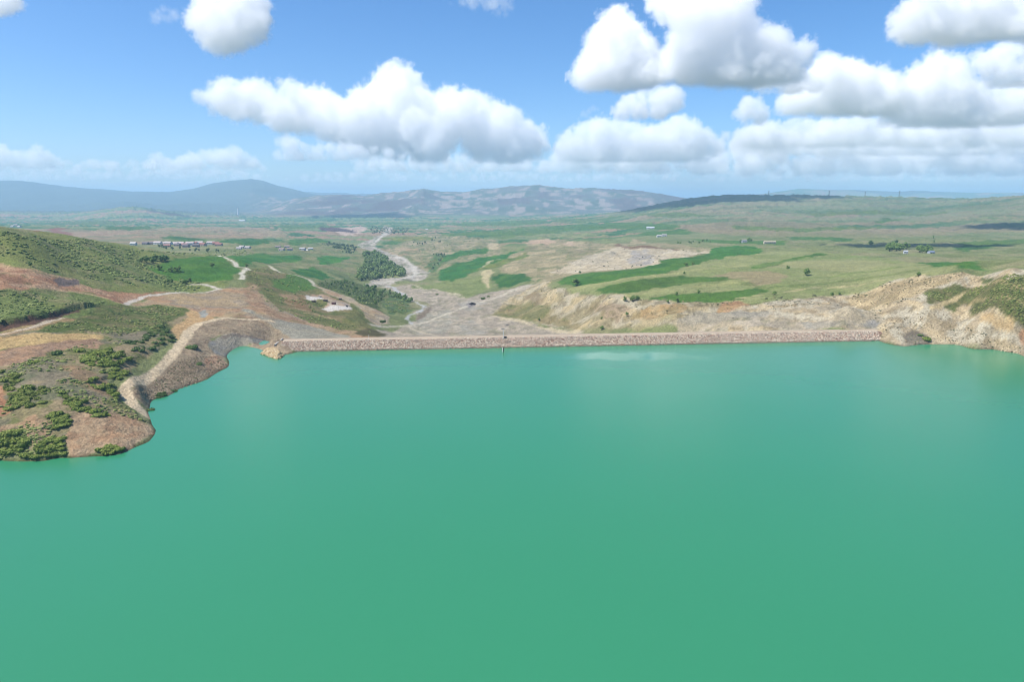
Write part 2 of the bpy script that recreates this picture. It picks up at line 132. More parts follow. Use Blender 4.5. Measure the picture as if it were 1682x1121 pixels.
    ('road','line',[(-191.9,535.6),(-208.3,521.6),(-221.3,520.5),(-224.6,512.5),(-229.9,494.6),(-226.8,469.9),(-217.1,445.1),(-208.2,414.6),(-202.1,389.0),(-198.4,365.6),(-194.7,341.4),(-192.3,327.5),(-186.4,319.4),(-178.1,312.7),(-168.9,307.8)],(226,204,168),1,0.6,1,6.2,'gravel_road'),
    ('road','line',[(-300.4,524.1),(-307.7,546.0),(-311.5,571.7),(-308.6,591.1),(-304.3,620.4),(-294.8,635.9),(-285.5,647.5),(-284.6,660.9),(-296.0,672.2),(-309.1,678.2),(-321.2,678.1)],(226,214,196),1.2,1,1,4.5,'gravel_road'),
    ('road','line',[(-289.2,728.4),(-296.6,754.2),(-305.9,761.1),(-313.6,796.4),(-321.7,835.5),(-333.8,853.7),(-340.2,846.2),(-361.0,891.7),(-384.7,922.9),(-493.7,1154.8)],(228,220,196),1.5,1,1,5.5,'gravel_road'),
    ('road','line',[(-339.8,951.3),(-303.9,899.6),(-284.1,918.6),(-267.4,902.8),(-246.8,851.2),(-225.2,819.4),(-199.8,790.0)],(222,212,184),1.5,1,1,5,'gravel_road'),
    ('road_apron','poly',[(-251.0,862.7),(-233.0,862.9),(-206.6,825.3),(-178.4,788.6),(-152.2,779.5),(-138.8,758.1),(-131.5,716.9),(-137.8,687.3),(-153.3,702.8),(-173.8,752.4),(-197.4,780.5),(-219.6,798.9)],(200,182,150),2,3,1.0,0,None),
    ('yard','poly',[(-229.8,756.6),(-220.5,789.1),(-211.1,779.9),(-183.2,757.1),(-170.6,717.1),(-185.8,707.4),(-197.7,698.8),(-199.2,734.3),(-211.1,742.1),(-221.1,737.0)],(205,192,172),1.5,2,1.0,0,None),
    ('white_berm','poly',[(-229.2,754.6),(-222.7,753.9),(-213.4,762.8),(-207.5,750.2),(-217.1,728.7),(-222.5,732.7)],(226,218,206),1.5,1.2,1.0,0,None),
    ('white_berm','poly',[(-198.9,703.2),(-192.5,720.9),(-175.1,733.0),(-169.7,711.6),(-188.4,690.2)],(226,218,206),1.5,1.2,1.0,0,None),
    ('track','line',[(-194.7,631.9),(-185.1,648.1),(-172.5,655.4)],(205,180,130),2,2,0.8,4,None),
    ('scrub','poly',[(-129.5,567.7),(-133.9,645.0),(-112.3,591.8),(-101.9,543.0),(-116.2,518.5)],(100,92,56),2,4,1.0,0,None),
    ('river_gravel','poly',[(-772,4176),(-667,3907),(-555,3129),(-515,2699),(-437,2183),(-396,2070),(-322,1899),(-260,1685),(-207,1513),(-165.7,1374.5),(-161.4,1244.2),(-181.5,1219.9),(-204.3,1193.1),(-201.5,1117.1),(-214.2,1080.2),(-244.3,1125.6),(-245.6,1200.8),(-204.6,1280.5),(-201.7,1342.0),(-228.5,1433.4),(-266,1527),(-324,1750),(-394,1968),(-469,2089),(-516,2295),(-532,2494),(-559,2862),(-610,3318)],(188,178,160),3,8,1,0,'river_bed'),
    ('work_yard','poly',[(-211.6,1091.8),(-168.4,1130.1),(-108.7,1040.9),(-68.2,961.0),(-47.6,982.2),(-18.8,996.6),(7.6,1000.6),(47.7,999.7),(28.2,941.1),(-1.3,900.4),(-19.9,832.6),(-22.8,799.8),(5.8,757.0),(36.9,697.3),(62.8,638.2),(60.3,611.0),(-101.5,515.6),(-129.3,654.8),(-122.7,707.5),(-115.0,740.7),(-113.1,787.3),(-115.6,908.2),(-139.5,961.0),(-179.3,1044.2)],(184,170,148),4,7,1.0,0,None),
    ('work_yard','poly',[(-109.2,825.7),(-83.5,849.7),(-64.6,781.1),(-73.3,693.0),(-100.6,686.5),(-109.5,725.7)],(172,168,150),4,8,0.8,0,None),
    ('work_yard','poly',[(-61.5,741.8),(-46.7,777.1),(-20.4,712.8),(-25.4,671.8),(-55.8,671.1)],(174,169,154),4,8,0.8,0,None),
    ('work_yard','poly',[(-70.1,900.8),(-56.2,940.7),(-33.2,888.4),(-46.0,829.6),(-61.2,832.2)],(180,174,158),4,6,0.8,0,None),
    ('meadow','poly',[(-167.7,1108.1),(-134.8,1168.9),(-97.6,1193.2),(-55.0,1196.5),(-30.1,1065.2),(-45.7,988.8),(-68.8,969.1),(-109.7,1050.0)],(142,150,92),4,5,1.0,0,None),
    ('greenery','poly',[(-239.1,1095.6),(-207.0,1067.5),(-168.9,1009.4),(-141.7,961.2),(-126.6,830.8),(-142.4,783.3),(-176.9,909.0)],(98,122,76),4,7,1.0,0,None),
    ('stream','line',[(-203.7,1129.7),(-167.5,1028.6),(-140.5,952.8),(-126.0,909.3),(-115.4,890.1),(-112.6,837.8),(-123.5,803.7),(-120.7,767.6),(-110.4,743.8)],(205,204,198),2,3,1,4,'stream'),
    ('stream','line',[(-576,3130),(-460,2224),(-390,2036),(-309,1847),(-229,1550),(-195.7,1381.1),(-188.8,1289.7),(-217.3,1177.0)],(218,210,194),4,8,0.9,7,'stream'),
    ('track','line',[(-176.5,1150.6),(-122.4,1058.3),(-81.7,995.1),(-63.3,951.2)],(212,200,168),2,2,0.9,4,'dirt_track'),
    ('track','line',[(-140.2,676.3),(-124.1,715.6),(-104.0,745.8),(-84.7,804.6),(-56.4,875.7),(-18.0,952.2),(30.2,1010.0)],(214,204,180),2,2,0.9,5,'dirt_track'),
    ('track','line',[(-111.6,728.8),(-88.1,685.9),(-71.7,662.6)],(212,198,170),2,2,0.8,5,'dirt_track'),
    ('bank_dark','poly',[(-113.1,787.3),(-108.0,878.6),(-102.9,885.4),(-104.4,803.1),(-108.7,768.1)],(130,112,92),2,3,0.8,0,None),
    ('mixed','poly',[(-444,2941),(-308,3001),(-42,2293),(-30,1635),(-149.8,1443.9),(-167.5,1403.3),(-287,1834),(-417,2230),(-448,2428)],(156,148,108),8,15,1.0,0,None),
    ('crop','poly',[(-469,2480),(-442,2619),(-387,2520),(-390,2306),(-431,2308)],(66,118,66),5,8,1,0,'field'),
    ('mixed','poly',[(-401,2144),(-336,2121),(-252,1943),(-278,1780),(-331,1902)],(182,156,124),5,8,1.0,0,None),
    ('greenery','poly',[(-203,1776),(-178,1850),(-148,1570),(-157.0,1451.1),(-157.5,1343.3),(-185.7,1473.9)],(98,128,76),5,8,1.0,0,None),
    ('crop','poly',[(-173,1790),(-133,1844),(-70,1924),(-47,1845),(-77,1706),(-149,1615),(-164,1585)],(56,118,62),4,5,1,0,'field'),
    ('crop','poly',[(-149.6,1410.9),(-121.7,1495.6),(-70,1541),(-29,1572),(5,1660),(31,1707),(32,1585),(-2.0,1452.9),(-50.8,1374.1),(-74.4,1254.7),(-100.9,1169.7),(-134.5,1213.7),(-141.4,1332.6)],(50,118,60),4,5,1,0,'field'),
    ('pale','poly',[(-58.0,1263.7),(-51.1,1302.4),(-29.1,1230.9),(-41.2,1182.1),(-31.5,1033.5),(-39.0,1049.3),(-47.9,1151.0)],(198,184,140),3,5,1.0,0,None),
    ('track','line',[(-60.8,1325.3),(-46.1,1420.5),(-14.8,1440.4),(10.8,1434.5)],(196,186,146),3,3,0.8,6,None),
    ('crop','poly',[(-38.1,1169.0),(-17.5,1184.5),(21.3,1141.7),(35.0,1090.0),(49.0,1027.0),(46.0,1011.1),(19.5,1043.6),(-3.7,1028.8),(-17.8,1047.1)],(52,106,56),3,4,1,0,'field'),
    ('hump','poly',[(-28.1,1207.9),(-4,1543),(37,1763),(38,2017),(67,2240),(122,2177),(187,1945),(280,1775),(344,1915),(369,1539),(384.1,1260.9),(262.8,1090.8),(203.5,978.3),(153.2,935.5),(103.8,978.8),(60.0,939.2),(48.6,1009.1),(21.6,1130.3)],(164,152,114),6,12,1.0,0,None),
    ('crop','poly',[(-11.1,1465.9),(32,1532),(42.9,1424.6),(-4.3,1354.0),(-47.0,1285.9),(-62.7,1315.3)],(104,132,78),6,10,0.9,0,None),
    ('slip','poly',[(58.3,1110.4),(101.8,1219.4),(192.6,1412.8),(257,1676),(248.6,1412.7),(296.8,1389.4),(329.7,1335.0),(368.7,1265.7),(264.7,1098.6),(205.5,987.7),(154.8,945.2),(104.9,990.0)],(206,190,158),5,10,1.0,0,None),
    ('slip','poly',[(226.9,1356.2),(272.7,1345.6),(255.1,1204.0),(217.2,1045.1),(178.8,1023.4),(196.6,1204.4)],(176,170,162),5,12,0.85,0,None),
    ('slip','poly',[(101.8,1219.4),(157.9,1329.2),(218.5,1419.2),(167.0,1182.6),(116.5,1100.8)],(190,178,152),5,12,0.7,0,None),
    ('pink','poly',[(37,1998),(66,2229),(113,2176),(132,1966),(93,1803)],(200,172,140),5,8,1.0,0,None),
    ('pink','poly',[(120,1785),(162,1962),(178,1894),(149,1710)],(205,180,148),5,8,1.0,0,None),
    ('brown_edge','poly',[(273,1780),(256.4,1457.4),(305.7,1416.8),(332.7,1335.4),(287.8,1346.9),(241.3,1388.4),(252,1664)],(128,98,72),4,6,0.8,0,None),
    ('pale','poly',[(-77,2149),(-48,2123),(-29,1816),(-49,1782),(-70,1936)],(195,178,140),5,8,1.0,0,None),
    ('plateau','poly',[(55.5,810.2),(71.4,806.3),(111.9,787.9),(192.9,835.5),(283.8,994.0),(384.6,1143.6),(466.6,1222.1),(520.3,1129.3),(497.0,906.5),(441.7,735.9),(371.5,562.9),(356.4,591.9),(339.7,615.0),(301.5,625.5),(262.3,608.8),(198.3,589.4),(156.3,603.3),(123.8,659.4),(88.6,736.8)],(148,154,98),4,6,1.0,0,None),
    ('plateau_pink','poly',[(219.9,778.8),(261.3,816.0),(297.1,800.2),(298.3,736.2),(269.2,684.7),(244.5,679.0),(232.0,722.5)],(168,150,112),4,6,0.8,0,None),
    ('plateau_pale','poly',[(313.1,874.5),(374.3,946.0),(464.0,933.0),(453.3,825.8),(428.1,751.5),(369.2,739.7),(353.6,789.6)],(166,164,112),5,8,0.8,0,None),
    ('crop','poly',[(60.5,915.3),(85.7,971.2),(101.0,952.2),(152.2,929.2),(220.7,1007.6),(226.1,1054.2),(262.8,1090.8),(361.2,1221.0),(402.2,1311.7),(477.7,1423.7),(481.8,1365.4),(384.6,1143.6),(283.8,994.0),(229.0,906.2),(192.9,835.5),(150.1,804.8),(111.9,787.9),(71.4,806.3),(58.4,853.8)],(64,120,56),3,4,1,0,'field'),
    ('crop','poly',[(94.9,755.4),(124.2,755.1),(184.9,800.0),(219.0,794.7),(240.7,773.2),(235.2,733.5),(201.7,730.4),(148.4,708.6),(114.4,694.0),(99.2,718.5)],(72,116,58),3,4,1,0,'field'),
    ('crop','poly',[(132.5,659.0),(167.3,656.8),(224.8,661.4),(240.7,665.6),(247.9,653.0),(231.4,631.2),(208.0,610.3),(171.1,616.0),(140.3,632.9)],(66,114,56),3,4,1,0,'field'),
    ('crop','poly',[(389.8,1355.2),(455.2,1432.2),(484.7,1412.1),(464.4,1258.5),(414.0,1152.5),(345.5,1083.6),(289.6,1003.2)],(60,126,54),4,5,1,0,'field'),
    ('crop','poly',[(280.3,835.7),(358.4,935.6),(436.8,1026.0),(483.5,1084.8),(486.2,1054.4),(430.8,993.7),(359.4,907.8),(295.8,837.3)],(76,122,58),3,4,1,0,'field'),
    ('track','line',[(205.1,615.8),(244.0,631.3),(295.8,657.1),(338.4,643.0),(357.1,619.2)],(196,184,132),2,3,0.9,5,'dirt_track'),
    ('edge','line',[(268.6,660.8),(320.1,673.7),(360.7,654.8),(386.8,657.5)],(120,132,72),3,5,0.6,8,None),
    ('crop','poly',[(446.2,759.6),(511.1,801.2),(393.3,570.0),(391.7,523.1),(404.2,518.9),(398.2,510.5),(384.1,566.8),(385.9,616.1)],(66,124,64),5,6,1,0,'field'),
    ('crop','poly',[(781.0,1229.0),(1014.6,1480.7),(1168,1616),(1215,1634),(1087.4,1461.9),(895.8,1282.4),(737.9,1115.7)],(66,118,64),10,10,1,0,'field'),
    ('crop','poly',[(1356,2624),(1516,2798),(1514,2694),(1360,2507),(1303,2494)],(70,116,64),20,20,1,0,'field'),
    ('crop','poly',[(390,2227),(468,2323),(521,2289),(586,2287),(519,2041),(419,2035)],(70,122,70),15,15,1,0,'field'),
    ('crop','poly',[(-102,2831),(-11,3534),(182,3514),(256,2941),(135,2613),(-7,2422),(-87,2426)],(84,126,76),20,20,0.8,0,'field'),
    ('crop','poly',[(353,6842),(345,4695),(477,4063),(646,4012),(706,3955),(520,3734),(353,3692),(259,4136)],(78,122,72),20,20,0.8,0,'field'),
    ('crop','poly',[(124,3635),(502,3381),(608,2477),(527,2312),(347,2841),(158,3058)],(66,118,62),4,4,0.95,0,'field'),
    ('crop','poly',[(-515,4843),(88,5292),(226,4362),(134,3926),(-284,3990)],(74,122,66),4,4,0.95,0,'field'),
    ('crop','poly',[(476,1865),(621,1565),(564.7,1421.0),(472,1576)],(70,124,60),4,4,0.95,0,'field'),
    ('crop','poly',[(745,2360),(947,2198),(1268,2366),(1182,2240),(869,2059),(717,2206)],(96,128,82),4,4,0.95,0,'field'),
    ('crop','poly',[(743,1874),(852,1725),(789,1598),(684,1687)],(62,118,58),4,4,0.95,0,'field'),
    ('crop','poly',[(984,1547),(1290,1736),(1228,1547),(1050.6,1382.5),(892.5,1364.1)],(84,126,72),4,4,0.95,0,'field'),
    ('crop','poly',[(1276,2976),(1737,3255),(1866,2961),(1754,2861),(1595,3036),(1223,2793)],(92,122,80),4,4,0.95,0,'field'),
    ('crop','poly',[(1505,2680),(1741,2613),(1786,2396),(1696,2300),(1640,2459),(1454,2510)],(160,148,112),4,4,0.95,0,'field'),
    ('crop','poly',[(873,3123),(1157,3152),(1276,2976),(1036,2887)],(160,146,116),4,4,0.95,0,'field'),
    ('crop','poly',[(690,3955),(841,3321),(870,2923),(704,3097)],(88,120,80),4,4,0.95,0,'field'),
    ('crop','poly',[(-320,3004),(-115,3201),(47,2827),(-95,2638),(-234,2627)],(80,126,70),4,4,0.95,0,'field'),
    ('crop','poly',[(-2,2521),(262,2498),(312,2223),(115,2215)],(150,152,104),4,4,0.95,0,'field'),
    ('crop','poly',[(-1552,4188),(-1318,4667),(-1001,4048),(-1141,3588)],(70,118,66),4,4,0.95,0,'field'),
    ('crop','poly',[(-3355,4885),(-3090,5164),(-2508,4668),(-2310,3799)],(84,120,80),4,4,0.95,0,'field'),
    ('crop','poly',[(-534,2738),(-382,2871),(-275,2581),(-399,2498)],(120,140,88),4,4,0.95,0,'field'),
    ('edge','line',[(269.6,842.5),(295.8,837.3),(358.3,904.8)],(112,128,66),3,3,0.7,6,None),
    ('edge','line',[(233.4,726.9),(247.2,662.5),(288.0,670.9),(323.9,674.4),(360.7,654.8)],(112,128,66),3,4,0.7,7,None),
    ('edge','line',[(169.1,730.3),(219.2,734.8),(252.1,744.3)],(116,130,68),3,3,0.7,7,None),
    ('strip','line',[(70.6,796.7),(128.5,782.0),(190.6,825.3),(243.6,857.5),(300.5,890.5)],(176,174,116),3,3,0.7,16,None),
    ('strip','line',[(112.8,683.6),(160.7,693.0),(209.5,701.5),(240.5,709.1)],(170,168,110),3,3,0.7,14,None),
    ('strip','line',[(315.0,879.8),(411.9,966.7),(494.4,994.7),(492.7,878.1)],(128,148,80),3,4,0.7,16,None),
    ('strip','line',[(301.2,702.5),(361.1,723.1),(401.5,713.8)],(130,146,78),3,4,0.7,12,None),
    ('badland','poly',[(48.6,1009.1),(54.4,851.3),(74.4,761.5),(88.8,739.3),(124.0,661.0),(170.8,615.0),(203.0,595.0),(179.6,521.8),(63.0,637.7),(37.6,705.1),(6.1,760.9),(-22.6,808.6),(-2.9,915.5),(25.1,967.6)],(194,182,152),3,6,1.0,0,None),
    ('badland_green','poly',[(-22.6,808.6),(-2.8,878.5),(22.1,849.8),(29.8,799.1),(44.6,774.8),(45.3,727.8),(42.3,704.1),(6.1,760.9)],(150,140,90),4,8,0.85,0,None),
    ('badland_green','poly',[(43.7,729.1),(57.1,710.8),(65.5,664.0),(77.7,616.3),(67.9,629.2),(43.6,699.2)],(132,130,76),4,7,0.8,0,None),
    ('badland_brown','poly',[(15.7,924.2),(34.6,878.5),(38.7,798.1),(29.8,799.1),(18.3,848.9)],(140,122,92),4,8,0.7,0,None),
    ('badland','poly',[(100.0,599.7),(120.0,599.7),(139.1,595.4),(153.0,598.1),(141.9,578.3),(110.4,582.7)],(172,160,114),4,6,0.8,0,None),
    ('badland_pink','poly',[(85.6,710.1),(108.7,657.2),(112.5,635.8),(98.2,624.6),(81.9,652.6)],(172,146,114),4,8,0.7,0,None),
    ('badland_tan','poly',[(115.9,614.7),(139.4,628.9),(157.5,616.7),(145.8,595.9),(124.0,599.5)],(194,160,108),4,6,0.8,0,None),
    ('orange_cut','poly',[(167.5,572.1),(190.1,605.9),(201.1,606.4),(204.2,591.1),(204.5,561.3),(201.9,546.4),(196.2,559.0),(190.6,585.7),(177.1,570.4)],(186,152,108),2,4,1.0,0,None),
    ('gray_cut','poly',[(137.7,570.9),(164.5,590.5),(169.9,571.8),(178.0,569.1),(189.5,577.9),(199.6,539.7),(206.7,525.8),(203.6,517.1),(143.6,557.6)],(192,180,154),3,6,1.0,0,None),
    ('cliff','poly',[(198.8,591.1),(263.2,611.0),(301.5,625.5),(339.7,615.0),(355.3,589.9),(371.5,562.9),(385.6,548.1),(382.4,506.4),(393.6,504.1),(569.1,489.3),(317.8,257.1),(328.6,408.5),(333.7,433.6),(329.0,456.7),(316.1,466.5),(276.4,469.5),(267.1,489.1),(265.1,501.0),(172.5,529.0),(177.3,574.0)],(206,194,166),3,6,1.0,0,None),
    ('cliff_scrub','poly',[(295.6,619.7),(339.0,613.8),(369.9,560.3),(364.1,543.8),(327.7,541.8),(302.7,544.7),(300.5,596.2)],(176,156,112),3,7,0.8,0,None),
    ('cliff_grey','poly',[(249.5,567.1),(285.2,596.6),(309.3,589.8),(291.0,532.5),(279.8,512.8),(257.9,508.9),(243.4,535.9)],(194,182,156),3,8,0.5,0,None),
    ('cliff_grey','poly',[(264.3,511.1),(279.1,519.5),(280.9,511.9),(275.6,504.2),(267.5,506.3)],(172,166,154),2,4,1.0,0,None),
    ('cliff_grey','poly',[(172.7,578.4),(198.6,567.4),(213.4,559.8),(207.6,551.6),(186.4,547.4),(168.8,564.2)],(186,176,154),3,5,1.0,0,None),
    ('toe','poly',[(141.8,573.4),(212.2,544.7),(248.3,516.8),(276.2,505.3),(266.1,500.5),(137.8,555.5)],(196,180,148),2,3,1.0,0,None),
    ('cliff_grey','poly',[(228.9,533.6),(247.8,515.5),(248.4,505.0),(225.4,518.1)],(178,172,155),2,4,0.8,0,None),
    ('cliff_grey','poly',[(283.7,483.3),(294.2,491.1),(299.3,484.4),(297.5,473.9),(277.9,470.1)],(130,118,100),1.5,3,1.0,0,None),
    ('heath','poly',[(325.3,537.4),(337.1,539.5),(353.5,539.9),(364.7,527.6),(362.7,513.5),(374.2,542.5),(367.2,510.0),(366.2,501.1),(378.4,504.0),(553.1,475.1),(372.3,307.8),(356.1,447.7),(353.1,462.8),(348.6,467.7),(346.1,475.1),(338.1,492.4),(342.6,503.6),(342.6,511.9),(332.8,508.2),(329.8,514.6),(342.1,522.4),(321.3,518.4),(324.2,526.1),(332.3,528.6)],(112,116,66),2,4,1.0,0,None),
    ('heath_dark','poly',[(342.6,503.6),(347.6,493.3),(360.6,476.0),(368.5,466.7),(358.0,450.6),(353.1,462.8),(346.1,475.1),(338.1,492.4)],(104,104,60),2,4,0.8,0,None),
    ('heath_track','line',[(316.8,510.2),(334.8,518.8),(351.5,527.0)],(214,192,142),1.5,2,0.9,3.5,None),
    ('heath_track','line',[(344.9,509.4),(350.4,512.5),(349.5,492.8),(361.3,477.2)],(190,168,120),1.5,2,0.7,2.5,None),
    ('heath_track','line',[(358.4,538.9),(366.0,527.7),(361.3,500.9),(364.9,491.3),(367.9,487.9)],(205,180,130),1.5,2,0.7,3,None),
    ('sand','poly',[(337.5,491.3),(345.9,474.8),(348.3,465.1),(346.8,458.6),(341.0,465.9),(331.0,476.8)],(218,190,136),2,4,0.8,0,None),
    ('red_soil','poly',[(346.4,459.7),(352.2,461.3),(356.1,447.7),(345.1,431.6),(344.4,448.9),(343.7,455.3)],(190,140,98),2,3,0.8,0,None),
    ('gray_slope','poly',[(-199.5,439.9),(-203.9,453.0),(-205.3,463.1),(-204.2,472.9),(-197.6,479.9),(-188.5,484.3),(-176.4,495.8),(-177.4,485.4),(-181.1,472.0),(-186.2,468.2),(-189.9,463.5),(-189.7,450.4),(-186.0,432.4),(-187.5,427.8),(-191.4,428.2)],(158,154,146),1,1.2,1,0,None),
    ('dark_cut','poly',[(-205.0,470.5),(-197.4,479.5),(-188.7,484.8),(-176.7,496.5),(-179.2,490.8),(-187.1,480.2),(-196.2,476.0),(-201.2,467.4)],(120,104,92),1,1.5,0.8,0,None),
    ('rock_heap','poly',[(-61.4,885.4),(-56.3,906.8),(-47.4,892.5),(-47.6,865.6),(-55.2,861.8)],(150,142,136),2,2,1.0,0,None),
    ('bank','poly',[(-186.0,466.3),(-183.5,469.1),(-182.6,483.1),(-180.9,495.9),(-166.3,492.6),(-152.2,464.9),(-145.8,441.5),(-151.1,435.3),(-165.0,445.4)],(180,160,130),2,2,1.0,0,None),
    ('track','line',[(-22.1,788.7),(2.7,751.0),(21.8,710.0),(39.7,685.4),(63.2,638.9)],(212,196,160),2,3,0.9,6,None),
]
# ------------------------------------------------------------------ map data for plants, buildings and clouds (metres)
SHRUB_CLUSTERS = [
    ([(-230.5,350.2),(-233.2,374.7),(-224.3,383.0),(-215.2,376.8),(-210.3,364.2),(-209.1,348.8),(-215.4,344.3),(-224.4,346.0)],34,1.8,3.4,'lush green shrub packed in the long thicket on the bare brown peninsula slope','shrubs of the long peninsula thicket'),
    ([(-230.0,393.3),(-237.2,438.1),(-243.4,473.3),(-227.7,450.8),(-217.4,429.4),(-214.9,402.7),(-216.9,387.2),(-223.2,384.6)],36,1.3,2.6,'dark green shrub in the thicket edging the cut above the gravel road','shrubs along the cut above the gravel road'),
    ([(-210.6,337.5),(-207.4,349.0),(-202.5,350.4),(-199.3,337.1),(-204.5,334.2)],12,1.5,2.6,'green shrub in the small clump just left of the gravel road','small shrub clump beside the gravel road'),
    ([(-251.5,325.3),(-239.5,322.7),(-219.2,306.0),(-206.0,299.7),(-204.6,285.0),(-210.2,277.7),(-212.2,270.1),(-219.5,287.9),(-234.1,304.1)],48,1.2,2.6,'yellowish green shrub on the left flank of the peninsula above the water','shrubs on the left flank of the peninsula'),
    ([(-205.1,300.1),(-192.7,295.1),(-185.5,288.1),(-175.8,287.8),(-177.2,279.0),(-188.9,283.9),(-196.1,288.2)],26,1.3,2.4,'bright green shrub strung along the crest above the reddish bare point','shrubs above the reddish bare point'),
    ([(-195.6,277.4),(-188.7,278.7),(-184.7,270.9),(-189.0,267.4)],12,1.6,2.6,'green shrub in the clump filling the gully left of the reddish point','shrub clump in the gully'),
    ([(-207.8,263.5),(-202.8,266.7),(-194.8,260.8),(-193.9,257.0),(-199.1,254.3),(-201.4,253.6)],18,1.5,2.6,'green shrub in the lowest left thicket at the lake edge','lowest left thicket at the lake'),
    ([(-197.4,253.8),(-189.1,256.0),(-188.6,263.1),(-182.6,263.6),(-178.0,256.6),(-184.3,253.6)],22,1.4,2.3,'green shrub on the steep bank between two bare soil scars','thicket between two bare soil scars'),
    ([(-166.7,259.8),(-163.4,264.0),(-158.4,262.3),(-160.9,259.2),(-166.6,258.2)],10,1.4,2.2,'leafy shrub at the waterline under the reddish bare point','shrubs at the waterline of the reddish point'),
    ([(-208.4,323.8),(-201.1,331.1),(-185.0,309.5),(-193.7,315.1),(-202.2,318.6)],14,1.4,2.4,'green shrub in the strip running down to the end of the gravel road','shrub strip above the end of the gravel road'),
    ([(-185.9,344.8),(-183.0,349.0),(-177.6,356.6),(-177.0,353.2),(-181.4,341.8),(-183.7,337.6)],9,0.9,1.6,'small dark shrub at the foot of the gravel bank by the water','shrubs at the foot of the gravel bank'),
]
LONE_SHRUBS = [
    ((-202.4,422.4),3.6,'round dark green bush standing alone between the gravel road and the cove'),
    ((-187.3,397.4),2.2,'small dark bush at the top edge of the bare bank by the lake'),
    ((-176.0,318.9),1.8,'small dark bush at the waterline beside the end of the gravel road'),
    ((-243.6,356.7),3.0,'tall narrow dark bush rising from the red soil of the peninsula'),
    ((-242.0,336.6),2.6,'low spreading bush on the grey red soil of the peninsula'),
    ((-240.0,370.2),3.4,'broad green bush just above the long peninsula thicket'),
    ((296.5,478.2),3.6,'large green bush on the waterline below the pale right cliff'),
    ((294.8,484.0),1.8,'small dark bush left of the large bush under the right cliff'),
    ((-29.9,702.3),2.6,'dark olive bush on the gravel behind the middle of the dam'),
    ((-25.0,719.5),1.8,'slim bush just behind the dark olive bush on the gravel'),
    ((-108.2,563.5),2.6,'dark bush at the tip of the brown slope behind the dam'),
    ((-117.2,707.4),1.9,'lone dark bush on the gravel flat beside the stream mouth'),
    ((-81.2,735.9),1.9,'lone dark bush on the bare work yard near the white track'),
]
TREE_GROUPS = [
    ([(-275.4,1227.6),(-257.2,1127.7),(-243.6,1204.1),(-202.1,1310.9),(-226.9,1423.2),(-274,1530),(-326,1749),(-383,1909),(-393,1808),(-323,1507)],62,8,13,0,'dark green tree in the dense grove inside the river bend','grove inside the river bend'),
    ([(-619,2216),(-579,2329),(-476,2101),(-416,1796),(-497,1926)],22,6,9,1,'grey green tree in the loose belt beyond the grove','loose tree belt beyond the grove'),
    ([(-233.5,1069.5),(-204.9,1056.1),(-184.4,977.2),(-168.4,854.5),(-189.1,899.6)],16,5,8,0,'green tree in the clump on the near bank of the stream','tree clump on the near stream bank'),
    ([(-200.2,1062.8),(-172.5,1017.3),(-139.4,952.7),(-135.5,911.0),(-168.9,982.2)],16,4,7,0,'tree in the line along the curving stream bank','trees along the curving stream bank'),
    ([(-792,3847),(-757,4094),(-597,3131),(-599,2969)],14,8,12,1,'distant tree beside the upper river left of the gravel','distant trees left of the upper river'),
    ([(-675,3955),(-575,3925),(-483,3109),(-503,2832)],16,8,12,1,'distant tree beside the upper river right of the gravel','distant trees right of the upper river'),
    ([(602.7,1106.5),(695.3,1266.4),(736.3,1317.2),(707.5,1245.3),(689.6,1197.3),(614.7,1073.4)],14,9,14,0,'dark tree in the larger farm grove on the shaded plain','larger farm grove on the shaded plain'),
    ([(630.8,1070.6),(719.6,1217.5),(739.4,1217.0),(651.6,1066.7)],11,8,12,0,'dark tree in the smaller farm grove on the shaded plain','smaller farm grove on the shaded plain'),
    ([(-352,2431),(-306,2453),(-260,2530),(-227,2261),(-276,2206),(-317,2224)],14,5,8,1,'dark shrubby tree in the row on the pinkish slope right of the river','tree row on the slope right of the river'),
    ([(-408.2,749.8),(-417.4,787.6),(-415.4,807.1),(-410.1,816.5),(-404.1,804.2),(-407.1,767.5)],13,5,8,0,'dark tree in the hedge row along the top of the big left field','hedge row along the big left field'),
    ([(-368.6,732.6),(-361.1,744.1),(-358.4,738.2),(-365.4,727.2)],7,4,6,0,'low dark tree in the short row standing in the big left field','short tree row in the big left field'),
    ([(-341.3,670.7),(-324.6,695.7),(-320.3,687.9),(-333.3,655.9)],9,3,5,0,'small dark tree along the lower edge of the big left field','trees along the lower edge of the left field'),
    ([(-251.6,875.1),(-262.2,973.0),(-261.1,1086.2),(-226.3,1004.5),(-172.4,885.3),(-161.4,827.9),(-180.1,796.3),(-219.7,870.7)],30,3,5.5,0,'small green tree scattered on the bank right of the dirt road','trees scattered on the bank by the dirt road'),
    ([(525,1616),(576,1659),(547,1572),(510,1563)],6,6,9,0,'dark tree beside the farm at the left edge of the far hill foot','trees beside the farm at the hill foot'),
    ([(-198,1729),(-176,1825),(-152,1592),(-160.6,1454.6),(-165.7,1374.5)],14,4,7,1,'pale green tree beside the river right of the broad gravel','pale trees right of the broad gravel'),
    ([(385,1638),(500,1751),(472,1626),(368,1521)],10,4,7,0,'small tree on the meadow edge above the pale landslip','trees above the pale landslip'),
    ([(-851,1572),(-788,1571),(-688,1504),(-605.2,1432.4),(-568.3,1330.5),(-731.4,1456.9)],16,5,8,1,'tree among the gardens below the distant village','garden trees below the distant village'),
]
